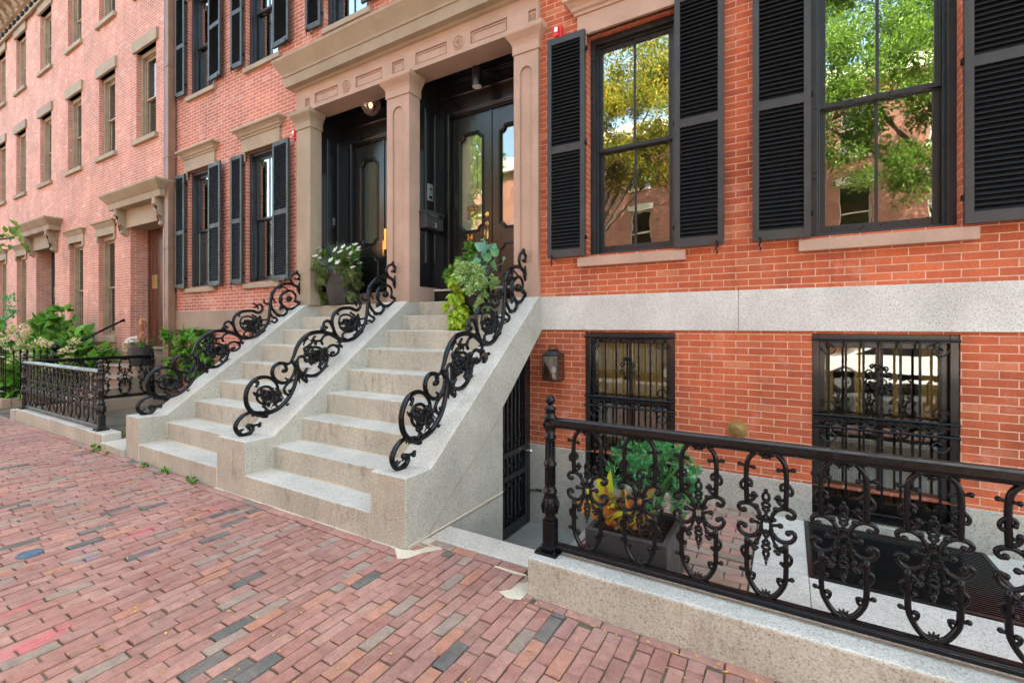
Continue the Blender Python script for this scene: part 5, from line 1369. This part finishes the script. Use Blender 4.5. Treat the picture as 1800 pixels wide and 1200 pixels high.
# left doorway pot with white flowers
px, py, pz = -6.21, .27, 2.0
pot_round('tall charcoal round pot at the left doorway holding white flowers', px, py, pz, .62, .20, .29, .26)
m = MB()
for k in range(150):
    a = random.uniform(0, 6.28); t = random.uniform(.05, .75)
    d = Vector((math.cos(a)*t, math.sin(a)*t, 1)).normalized(); L = random.uniform(.30, .48)
    p = Vector((px, py, pz+.6)) + Vector((random.uniform(-.1, .1), random.uniform(-.1, .1), 0))
    m.tube([p, p + d*L*.5 + Vector((0, 0, .02)), p + d*L + Vector((d.x*.06, d.y*.06, -.02))], [.006, .005, .001], 3)
tag(build('spiky_grass', m, M['leafGrass']), 'blue green spiky grass at the centre of the left doorway pot', 'grass plant')
m = MB()
for (dx, dy, r0, dz, n) in ((-.36, -.08, .11, -.02, 420), (-.34, -.10, .09, -.26, 330), (-.31, -.06, .08, -.42, 260), (-.05, -.32, .12, .04, 420), (-.04, -.34, .11, -.16, 340), (.30, -.20, .13, .06, 420), (.34, -.16, .13, -.14, 420), (.33, -.14, .11, -.34, 330)):
    foliage(m, (px+dx*1.12, py+dy*1.1, pz+.56+dz), (r0*1.25, r0*1.2, r0*1.5), int(n*1.4), .062, .02, 8, .8, .35, .3, updir=-.1)
foliage(m, (px, py, pz+.62), (.30, .30, .10), 500, .07, .03, 12)
tag(build('trailing_plant', m, M['leafDark']), 'dark green plant trailing over the rim of the left doorway pot', 'trailing plant')
m = MB(); foliage(m, (px+.10, py-.14, pz+.74), (.18, .15, .12), 900, .055, .02, 9, .8)
tag(build('leafy_plant', m, M['leafG']), 'bright green feathery plant in the left doorway pot', 'leafy plant')
m = MB()
for k in range(90):
    p = Vector((px-.08, py-.22, pz+.62)); d = rv(); d.z = abs(d.z)*.8; d.normalize()
    m.tube(spl([p, p + d*.07 + rv(.01), p + d*.15 + rv(.02)], 2), [.003, .0025, .002, .002, .001][:5], 3)
tag(build('silver_plant', m, M['leafSilver']), 'silvery wiry plant in the middle of the left doorway pot', 'silver plant')
m = MB(); m2 = MB()
for (dx, dy, dz) in [(-.44, -.12, .16), (-.40, -.16, -.04), (.12, -.3, .02), (-.1, -.34, .06), (.48, -.1, .2), (.42, -.16, -.1), (-.3, -.24, .12), (-.38, -.1, .34), (-.35, -.12, .24), (-.24, -.18, .20), (-.40, -.14, .10), (-.43, -.10, .06), (-.33, -.2, .0), (.17, -.26, .18), (.29, -.22, .22), (.34, -.16, .20), (.38, -.16, .12), (.40, -.1, .26), (.44, -.08, .17), (.22, -.26, -.02), (.45, -.12, .02), (.50, -.1, -.04), (.38, -.2, .04), (-.28, -.2, .26), (.26, -.25, .14)]:
    dx *= 1.1; p = Vector((px+dx, py+dy-.03, pz+.66+dz)); flower(m, p, random.uniform(.048, .068)); flower(m, p + rv(.018), .035)
    m2.tube(spl([(px+dx*.3, py+dy*.5, pz+.58), tuple(p + Vector((0, 0, -.08)) + rv(.02)), tuple(p)], 3), .003, 4)
fl = tag(build('white_flowers', m, M['petal']), 'white petunia blooms around the left doorway pot', 'flowers')
foliage(m2, (px-.30, py-.12, pz+.78), (.10, .08, .13), 160, .05, .025, 6); foliage(m2, (px+.36, py-.14, pz+.76), (.13, .08, .13), 260, .05, .025, 7)
build('stem', m2, M['leafG'], fl)
# right doorway pot with lime and variegated trailing plants
px, py, pz = -3.34, -.04, 1.805
pot_round('black round pot on the right stair flight almost hidden under lime foliage', px, py, pz, .46, .13, .22, .20, 'black')
m = MB()
for (dx, dy, dz, r0, n) in ((-.17, -.16, .42, .11, 170), (-.16, -.20, .26, .12, 240), (-.14, -.22, .10, .12, 240), (-.16, -.22, -.05, .12, 210), (-.14, -.22, -.17, .10, 130)):
    foliage(m, (px+dx, py+dy, pz+dz), (r0, r0*.8, r0*1.2), n, .085, .065, 7, .8, .45, .3, updir=-.3)
tag(build('lime_vine', m, M['leafLime']), 'lime yellow sweet potato vine spilling down over the steps', 'trailing vine')
m = MB()
for (dx, dy, dz, r0, n) in ((.04, -.16, .42, .20, 900), (.12, -.2, .24, .17, 600), (-.07, -.18, .52, .15, 480), (.2, -.14, .08, .13, 320), (.22, -.1, .38, .15, 420)):
    foliage(m, (px+dx, py+dy, pz+dz), (r0, r0*.8, r0), n, .042, .034, 10, .8, .3, .4)
tag(build('variegated_plant', m, M['leafVar']), 'small-leaved cream variegated plant under the blue green leaves', 'variegated plant')
m = MB()
for (dx, dy, dz, r0, n) in ((-.26, -.08, .52, .13, 190), (-.12, -.04, .64, .15, 260), (-.38, -.06, .44, .11, 150), (-.06, -.02, .80, .10, 110), (-.22, -.1, .36, .12, 150)):
    foliage(m, (px+dx, py+dy, pz+dz), (r0, r0*.7, r0), n, .062, .038, 8, .8)
stemset(m, (px, py, pz+.4), [(px-.44, py-.06, pz+.56), (px-.2, py-.05, pz+.74), (px-.05, py, pz+.86), (px-.38, py-.04, pz+.5)])
tag(build('leafy_plant', m, M['leafG']), 'upright green twiggy plant at the left side of the right doorway pot', 'leafy plant')
m = MB()
for (dx, dz, L, s) in [(.12, .92, .15, 1), (.06, 1.0, .14, 1), (.20, .86, .16, 1), (.28, .78, .14, 1), (.10, .80, .14, 1), (.0, .72, .13, 1), (.16, .68, .13, 1), (.30, .66, .16, 1), (.02, .88, .13, 1), (.22, .98, .12, 1), (.34, .84, .14, 1), (.08, .64, .12, 1), (.38, .74, .14, 1), (.14, 1.06, .12, 1), (.03, .8, .12, 1), (.26, .9, .12, 1)] + [(random.uniform(-.05, .36), random.uniform(.52, 1.0), random.uniform(.08, .13), 1) for _ in range(10)]:
    dz -= .12; p = Vector((px+dx, py-.05+random.uniform(-.06, .06), pz+dz)); bigleaf(m, p, Vector((random.uniform(-.7, .7), -.5, random.uniform(-.6, .5))), Vector((0, -1, .4)), L*.9, L*.85, fold=.12, droop=.2)
    m.tube([(px+.05, py, pz+.42), tuple(p*.5 + Vector((px+.05, py, pz+.5))*.5 + rv(.03)), tuple(p)], .004, 4)
tag(build('broad_leaf_plant', m, M['leafBlue']), 'broad blue green heart-shaped leaves beside the right pillar', 'broad-leaf plant')
# square planter behind the fence
x0, x1, y0, y1 = -1.14, -.62, -1.95, -1.42
m = MB(); zt, zb, k = .35, -.03, .035
m.box(x0, x1, y0, y0+k, zb, zt); m.box(x0, x1, y1-k, y1, zb, zt); m.box(x0, x0+k, y0+k, y1-k, zb, zt); m.box(x1-k, x1, y0+k, y1-k, zb, zt); m.box(x0+k, x1-k, y0+k, y1-k, zb, zb+.05)
sp = tag(build('square_planter', m, M['pot'], bevel=.004), 'square charcoal planter behind the right fence', 'planter')
m = MB(); 
for i in range(500):
    p = Vector((random.uniform(x0+k, x1-k), random.uniform(y0+k, y1-k), .31)); d = rv(.02); d.z *= .3
    m.add([p-d, p+Vector((d.y, -d.x, .006)), p+d, p+Vector((-d.y, d.x, .008))], [(0, 1, 2, 3)])
m.box(x0+k, x1-k, y0+k, y1-k, .2, .305); build('soil', m, M['soil'], sp)
m = MB(); cx, cy = -.80, -1.56
for i in range(46):
    v = rv(); v.z = abs(v.z)*.9+.0; 
    e = Vector((cx + v.x*.28, cy + v.y*.22, .50 + v.z*.40)); r = .075
    foliage(m, tuple(e), (r, r, r*1.1), 120, .036, .011, 5, .9, .1, .2, updir=.5)
stemset(m, (cx, cy, .32), [(cx+random.uniform(-.2, .2), cy+random.uniform(-.15, .15), .75) for _ in range(14)], .008)
tag(build('conifer_shrub', m, M['leafFir']), 'dense bright green dwarf conifer in the square planter', 'shrub')
m = MB(); m2 = MB()
for i in range(46):
    a = random.uniform(0, 6.28); t = random.uniform(.2, 1.0)
    p = Vector((-.99 + random.uniform(-.10, .14), -1.82+random.uniform(-.04, .03), .33 + random.uniform(0, .16)))
    d = Vector((math.cos(a)*t, -.2 + .45*math.sin(a)*t, 1-t*.55))
    bigleaf(m if i > 3 else m2, p, d, Vector((-d.x, -.8, .5)) + rv()*.4, random.uniform(.12, .21), random.uniform(.032, .055), .22, random.uniform(.1, .5))
for (x, z, dx) in ((-1.08, .50, -.25), (-1.12, .42, -.5), (-1.05, .52, .05)):
    bigleaf(m2, Vector((x+.03, -1.83, z)), Vector((dx, -.1, 1)), Vector((0, -1, .3)), .20, .06, .1, .1)
bigleaf(m, Vector((-.88, -1.84, .50)), Vector((.8, -.1, .8)), Vector((0, -1, .3)), .26, .08, .12, .1)
bigleaf(m, Vector((-1.12, -1.84, .44)), Vector((-1, -.1, .1)), Vector((0, -1, .3)), .14, .09, .12, .1)
cr = tag(build('croton_plant', m, M['croton']), 'croton with orange, red and yellow leaves at the front of the square planter', 'croton')
build('yellow_leaf', m2, M['crotonY'], cr)
m = MB()
for i in range(8): flower(m, Vector((-.56+random.uniform(-.05, .05), -1.64, .64+random.uniform(-.09, .09))), .028)
tag(build('white_flowers', m, M['petal']), 'few small white blooms at the right edge of the square planter', 'flowers')
# pot on the brownstone steps
px, py, pz = -11.95, -.33, .80
pot_round('round grey pot on the brownstone steps at left with chrysanthemums', px, py, pz, .46, .16, .205, .21)
m = MB()
for i in range(70):
    v = rv(); p = Vector((px-.05+v.x*.24, py-.04+v.y*.18, pz+.50+abs(v.z)*.13)); flower(m, p, .034, 6)
tag(build('white_flowers', m, M['petal']), 'creamy chrysanthemums in the grey pot on the brownstone steps', 'flowers')
m = MB(); foliage(m, (px+.02, py, pz+.48), (.30, .24, .12), 700, .045, .02, 12); tag(build('leafy_plant', m, M['leafG']), 'green foliage under the chrysanthemums on the brownstone steps', 'leafy plant')
m = MB(); foliage(m, (px-.26, py-.12, pz+.36), (.11, .10, .16), 420, .045, .018, 9, droop=.5, updir=-.5); tag(build('dry_plant', m, M['dryflower']), 'dry tan plant hanging over the left of the grey pot on the steps', 'trailing plant')
m = MB()
for i in range(11):
    p = Vector((px+.06+random.uniform(-.05, .05), py, pz+.45)); pts = [tuple(p)]; d = Vector((random.uniform(-.3, .6), 0, 1)); a = random.uniform(0, 6)
    for k in range(9):
        d = Vector((random.uniform(-.2, .8)+.8*math.sin(a+k*1.3), .5*math.cos(a+k*1.4)-.1, .75)); p = p + d*.085; pts.append(tuple(p))
    m.tube(spl(pts, 3), .010, 4)
tag(build('curly_branches', m, M['twig']), 'curly brown branches rising from the grey pot beside the door', 'branches')
# hydrangeas
def hydrangea(label, c, r, nl, heads, name='hydrangea_bush'):
    m = MB()
    foliage(m, c, r, nl, .20, .13, 26, .8, .3, .55, updir=.5)
    foliage(m, (c[0], c[1], c[2]*.55), (r[0]*.9, r[1]*.9, r[2]*.6), int(nl*.4), .18, .12, 14, .8, .3, .4)
    stemset(m, (c[0], c[1], .1), [(c[0]+random.uniform(-1, 1)*r[0]*.7, c[1]+random.uniform(-1, 1)*r[1]*.6, c[2]+random.uniform(0, .6)*r[2]) for _ in range(10)], .012)
    o = tag(build(name, m, M['leafG']), label, 'bush', 'hydrangea bushes in the far front garden')
    m = MB()
    for i in range(heads):
        a = random.uniform(-2.9, -.1); e = random.uniform(-.5, .75)
        p = Vector((c[0]+math.cos(a)*r[0]*.95*math.cos(e), c[1]+math.sin(a)*r[1]*1.0*math.cos(e), c[2]+math.sin(e)*r[2]*1.0))
        for k in range(55):
            v = rv(.095); v.z *= .7; q = p+v
            leaf(m, q, rv(), v.normalized(), .038, .036, .1, 0)
    build('flower_head', m, M['dryflower'], o)
hydrangea('hydrangea bush with fading heads beside the slanting handrail', (-14.15, -.78, .95), (.95, .75, .62), 650, 16)
hydrangea('tallest bright green hydrangea below the barred ground-floor windows at left', (-15.9, -.75, 1.15), (1.0, .75, .78), 650, 14)
hydrangea('hydrangea at the far left edge behind the spear fence', (-17.8, -.9, 1.0), (1.1, .8, .75), 600, 18)
m = MB(); foliage(m, (-14.3, -1.5, .38), (.75, .35, .32), 200, .28, .13, 9, .9, .3); tag(build('broad_leaf_bush', m, M['leafG']), 'low broad leaves at the foot of the spear fence corner', 'bush')
m = MB(); foliage(m, (-20, -.6, 1.5), (.9, .5, .9), 500, .10, .04, 14); tag(build('evergreen_shrub', m, M['leafFir']), 'dark evergreen shrub by the small bracketed doorway at far left', 'shrub')
m = MB()
for (x, z) in ((-15.2, 1.75), (-15.05, 1.95), (-15.4, 1.6)): foliage(m, (x, -.7, z), (.22, .15, .16), 22, .22, .13, 4, .9)
stemset(m, (-15.2, -.7, 1.0), [(-15.2, -.7, 2.05), (-15.4, -.7, 1.8)], .01)
tag(build('tall_shoot', m, M['leafG']), 'single leafy shoot standing above the hydrangeas before the tan window', 'plant')
# climbing vine behind the left railing
m = MB()
for (cx, cz, rx, rz, n) in ((-10.2, 1.0, .42, .55, 420), (-9.7, .7, .35, .5, 300), (-10.75, 1.45, .35, .14, 110), (-9.9, 1.5, .35, .10, 90), (-9.3, .4, .3, .35, 160), (-10.9, .9, .12, .5, 90)):
    foliage(m, (cx, -.16, cz), (rx, .14, rz), n, .13, .085, 12, .6, .35, .3, updir=-.1)
stemset(m, (-10, -.1, .05), [(-10.6, -.1, 1.7), (-9.6, -.1, 1.5), (-10.2, -.1, 1.6), (-11, -.1, 1.5)], .008)
tag(build('climbing_vine', m, M['leafG']), 'green creeper climbing the brick behind the leftmost stair railing', 'vine')
# grass by the slab, weeds, fallen leaves
m = MB()
for i in range(2600):
    p = Vector((random.uniform(-8.9, -7.28), random.uniform(-1.93, -1.1), .03)); d = rv(.03); d.z = abs(d.z)+random.uniform(.02, .07)
    m.add([p, p+Vector((.006, 0, 0)), p+d], [(0, 1, 2)])
o = build('grass', m, M['leafG']); o['kind'] = 'stuff'
weeds = [(-7.95, -2.33, .075, 'weed tuft at the corner of the left tan curb'), (-6.55, -2.30, .05, 'weed at the foot of the left flight, nearest the left cheek wall'), (-6.05, -2.30, .055, 'weed in the middle of the lowest left step'), (-5.42, -2.29, .05, 'weed pair beside the middle cheek wall base'), (-5.58, -2.29, .035, 'tiny weed left of the middle cheek wall'), (-7.6, -2.31, .03, 'tiny weed in front of the granite slab beside the left cheek wall')]
for (x, y, r, lb) in weeds:
    r *= .72
    m = MB(); foliage(m, (x, y, r*.6), (r*1.1, r*.8, r*.8), 60, r*.7, r*.5, 6, .8, .1); foliage(m, (x+r*1.1, y-.01, r*.3), (r*.7, r*.5, r*.4), 24, r*.6, r*.45, 3)
    tag(build('weed', m, M['leafG']), lb, 'weed', 'weeds growing at the foot of the stoop')
m = MB(); random.seed(77)
for i in range(260):
    if i < 180: p = Vector((random.uniform(-5, 1), random.uniform(-4.6, -2.35), .006))
    elif i < 220: p = Vector((random.uniform(-1.1, -.2), random.uniform(-1.9, -.3), -.018))
    else: p = Vector((random.uniform(-1.3, 1.2), random.choice((-2.33, -2.36)), .008))
    d = rv(); d.z = 0; leaf(m, p, d, Vector((0, 0, 1))+rv()*.2, random.uniform(.015, .032), random.uniform(.007, .012), .2, -.1)
o = build('fallen_leaves', m, M['fallen']); o['kind'] = 'stuff'
m = MB()   # moss in the joints
for i in range(1500):
    g = random.choice(((-3.1, -3.6), (-2.2, -2.9), (-1.95, -3.0), (-2.7, -3.2), (-1.6, -2.6), (-3.8, -3.0), (-2.9, -2.75), (-2.35, -3.35)))
    x = g[0] + random.gauss(0, .12); y = g[1] + random.gauss(0, .18); x = round((x+16)/.0835-.5)*.0835 - 16 + .0418 + random.gauss(0, .0018)
    p = Vector((x, y, -.006)); d = rv(.006); d.z = abs(d.z)+.004; m.add([p, p+Vector((.004, .002, 0)), p+d], [(0, 1, 2)])
o = build('joint_moss', m, M['leafG']); o['kind'] = 'stuff'

# ---------------------------------------------------------------- street trees and the far side of the street
def tree(label, x, y, h, crowns, mt, n, L=.20, tr=.16):
    root = thing('street_tree', label, 'tree', (x, y, 0), 'street trees')
    m = MB(); zt = h*.42
    m.tube(spl([(x, y, -.1), (x+.05, y, zt*.5), (x-.03, y+.04, zt), (x, y, h*.8)], 4), [tr*(1-.6*i/12) for i in range(13)], 9)
    for (c, r) in crowns:
        m.tube(spl([(x, y, zt*.9), ((x+c[0])/2+.1, (y+c[1])/2, zt+(c[2]-zt)*.4), c], 4), [tr*.5*(1-.8*i/8) for i in range(9)], 6)
    build('trunk', m, M['bark'], root, smooth=True)
    m = MB()
    for (c, r) in crowns: foliage(m, c, r, int(n*r[0]*r[2]), L, L*.55, 30, .6, .3, .35)
    build('crown', m, M[mt], root)
    return root
random.seed(31)
BIG = False
tree('green street tree whose low branch reaches in at the left edge', -12.4, -4.75, 6, [((-10.4, -2.95, 2.80), (.75, .30, .26)), ((-11.0, -3.3, 3.05), (.7, .4, .3)), ((-9.7, -2.7, 2.95), (.42, .2, .16)), ((-13.4, -5.4, 5.2), (1.2, 1.0, .9))], 'leafTreeG', 330, .13, .12)
tree('yellowing street tree across the street, seen in the left tall window', -7.2, -13.2, 13, [((-5.4, -12.4, 9.6), (2.6, 1.8, 2.4)), ((-6.8, -13, 12.0), (2.2, 1.8, 2.0)), ((-3.9, -13, 12.2), (2.0, 1.8, 2.0)), ((-4.6, -12.4, 8.2), (1.6, 1.2, 1.0)), ((-7.4, -12.4, 7.4), (1.1, 1.0, .9)), ((-4.4, -12.2, 7.2), (.8, .8, .5))], 'leafTreeY', 3300, .105)
tree('green street tree across the street, seen in the right tall window', 4.6, -12.9, 13, [((2.0, -12.2, 8.6), (2.7, 1.8, 2.4)), ((4.4, -13, 11), (2.4, 1.7, 2.2)), ((.6, -13, 11.6), (2.2, 1.8, 2.1)), ((2.2, -12.6, 13), (2.6, 1.6, 1.6)), ((.4, -12.2, 8.4), (1.6, 1.3, 1.5)), ((2.6, -12.0, 6.2), (1.3, 1.1, .9)), ((5, -12.4, 7.4), (1.6, 1.4, 1.4))], 'leafTreeG', 3000, .105)
tree('green street tree across the street opposite the portico', -15, -13, 12, [((-15, -12.6, 8.0), (2.4, 1.8, 2.3)), ((-16.4, -13, 10), (1.8, 1.5, 1.6)), ((-13.6, -13, 10), (1.8, 1.5, 1.6))], 'leafTreeG', 600, .28)
def opposite(label, xa, xb, h, brick):
    H = thing('brick_rowhouse', label, 'house', ((xa+xb)/2, -17, 0), 'row houses across the street')
    n = max(2, int((xb-xa)/2.6)); holes = []
    for i in range(n):
        cx = xa + (xb-xa)*(i+.5)/n
        for z0, z1 in ((1.6, 3.9), (5.0, 7.2), (8.3, 10.2)): holes.append((cx-.5, cx+.5, z0, z1))
    w = MB(); wall(w, xa, xb, 0, h, holes, y=0, depth=-.2)
    w.v = [(p[0], -17 - .0 + p[1], p[2]) for p in w.v]
    build('brick_wall', w, M[brick], H, fixn=False)
    w = MB(); w.box(xa, xb, -26, -25.9, 0, h); build('rear_wall', w, M[brick], H)
    for (a, b, c, d) in holes:
        m = MB(); m.box(a, b, -17.2, -17.14, c, c+.06); m.box(a, b, -17.2, -17.14, d-.06, d); m.box(a, a+.06, -17.2, -17.141, c, d); m.box(b-.06, b, -17.2, -17.141, c, d); m.box(a, b, -17.19, -17.13, (c+d)/2-.03, (c+d)/2+.03)
        m.box(a-.12, b+.12, -17.05, -16.94, d, d+.25); m.box(a-.1, b+.1, -17.05, -16.93, c-.12, c)
        f = build('window', m, M['curtain'], H)
        m = MB(); m.box(a, b, -17.22, -17.2, c, d); build('pane', m, M['glassfar'], f); m = MB(); m.box(a, b, -17.6, -17.55, c, d); build('blind', m, M['leafBlue'] if False else M['room'], f)
    m = MB(); m.box(xa, xb, -17.05, -16.6, h-.6, h); m.box(xa, xb, -26, -17.05, h-.05, h); build('roof', m, M['curtain'], H)
opposite('red brick row house across the street, seen in the right windows', -4.5, 9, 11.6, 'brickO')
opposite('brick row house across the street, seen in the left tall window', -17, -4.52, 11.2, 'brickO')
opposite('brick row house down the opposite side of the street', -29, -17.02, 10.5, 'brickO')
# parked car at the near kerb (reflected in the basement windows)
def car(label, x, y, col):
    root = thing('parked_car', label, 'car', (x, y, -.16), 'cars parked at the kerb')
    z = -.16
    prof = [(-2.2, .35), (-2.25, .7), (-2.1, .92), (-1.3, 1.02), (-.55, 1.45), (.9, 1.47), (1.65, 1.08), (2.15, 1.0), (2.25, .7), (2.2, .35), (1.75, .3), (1.7, .55), (1.4, .68), (1.1, .55), (1.05, .28), (-1.05, .28), (-1.1, .55), (-1.4, .68), (-1.7, .55), (-1.75, .3)]
    m = MB(); m.prism([(x+a, z+b) for a, b in prof], y-.85, y+.85, 'y'); build('body', m, mat('car paint ' + label[:5], col, .15, coat=1), root, bevel=.05)
    m = MB()
    for s in (-.853, .853):
        m.add([(x-1.15, y+s, z+1.04), (x+1.5, y+s, z+1.08), (x+.85, y+s, z+1.38), (x-.5, y+s, z+1.38)], [(0, 1, 2, 3)])
    build('side_window', m, M['black'], root)
    for wx in (-1.4, 1.4):
        for s in (-.78, .78):
            m = MB(); m.lathe([(0, -.11), (.28, -.11), (.32, -.09), (.32, .09), (.28, .11), (0, .11)], (x+wx, y+s, z+.32), 24, axis='y'); t_ = build('wheel', m, M['black'], root)
            m = MB(); m.lathe([(0, -.115), (.2, -.115), (.2, .115), (0, .115)], (x+wx, y+s, z+.32), 16, axis='y'); build('rim', m, M['steel'], t_)
car('white car parked across the street, reflected in the right barred window', 2.7, -11.25, (.7, .7, .7))
car('dark grey car parked across the street, reflected in the left barred window', -4.7, -11.25, (.03, .035, .04))
car('red car parked across the street behind the white one', 7.6, -11.25, (.45, .03, .03))
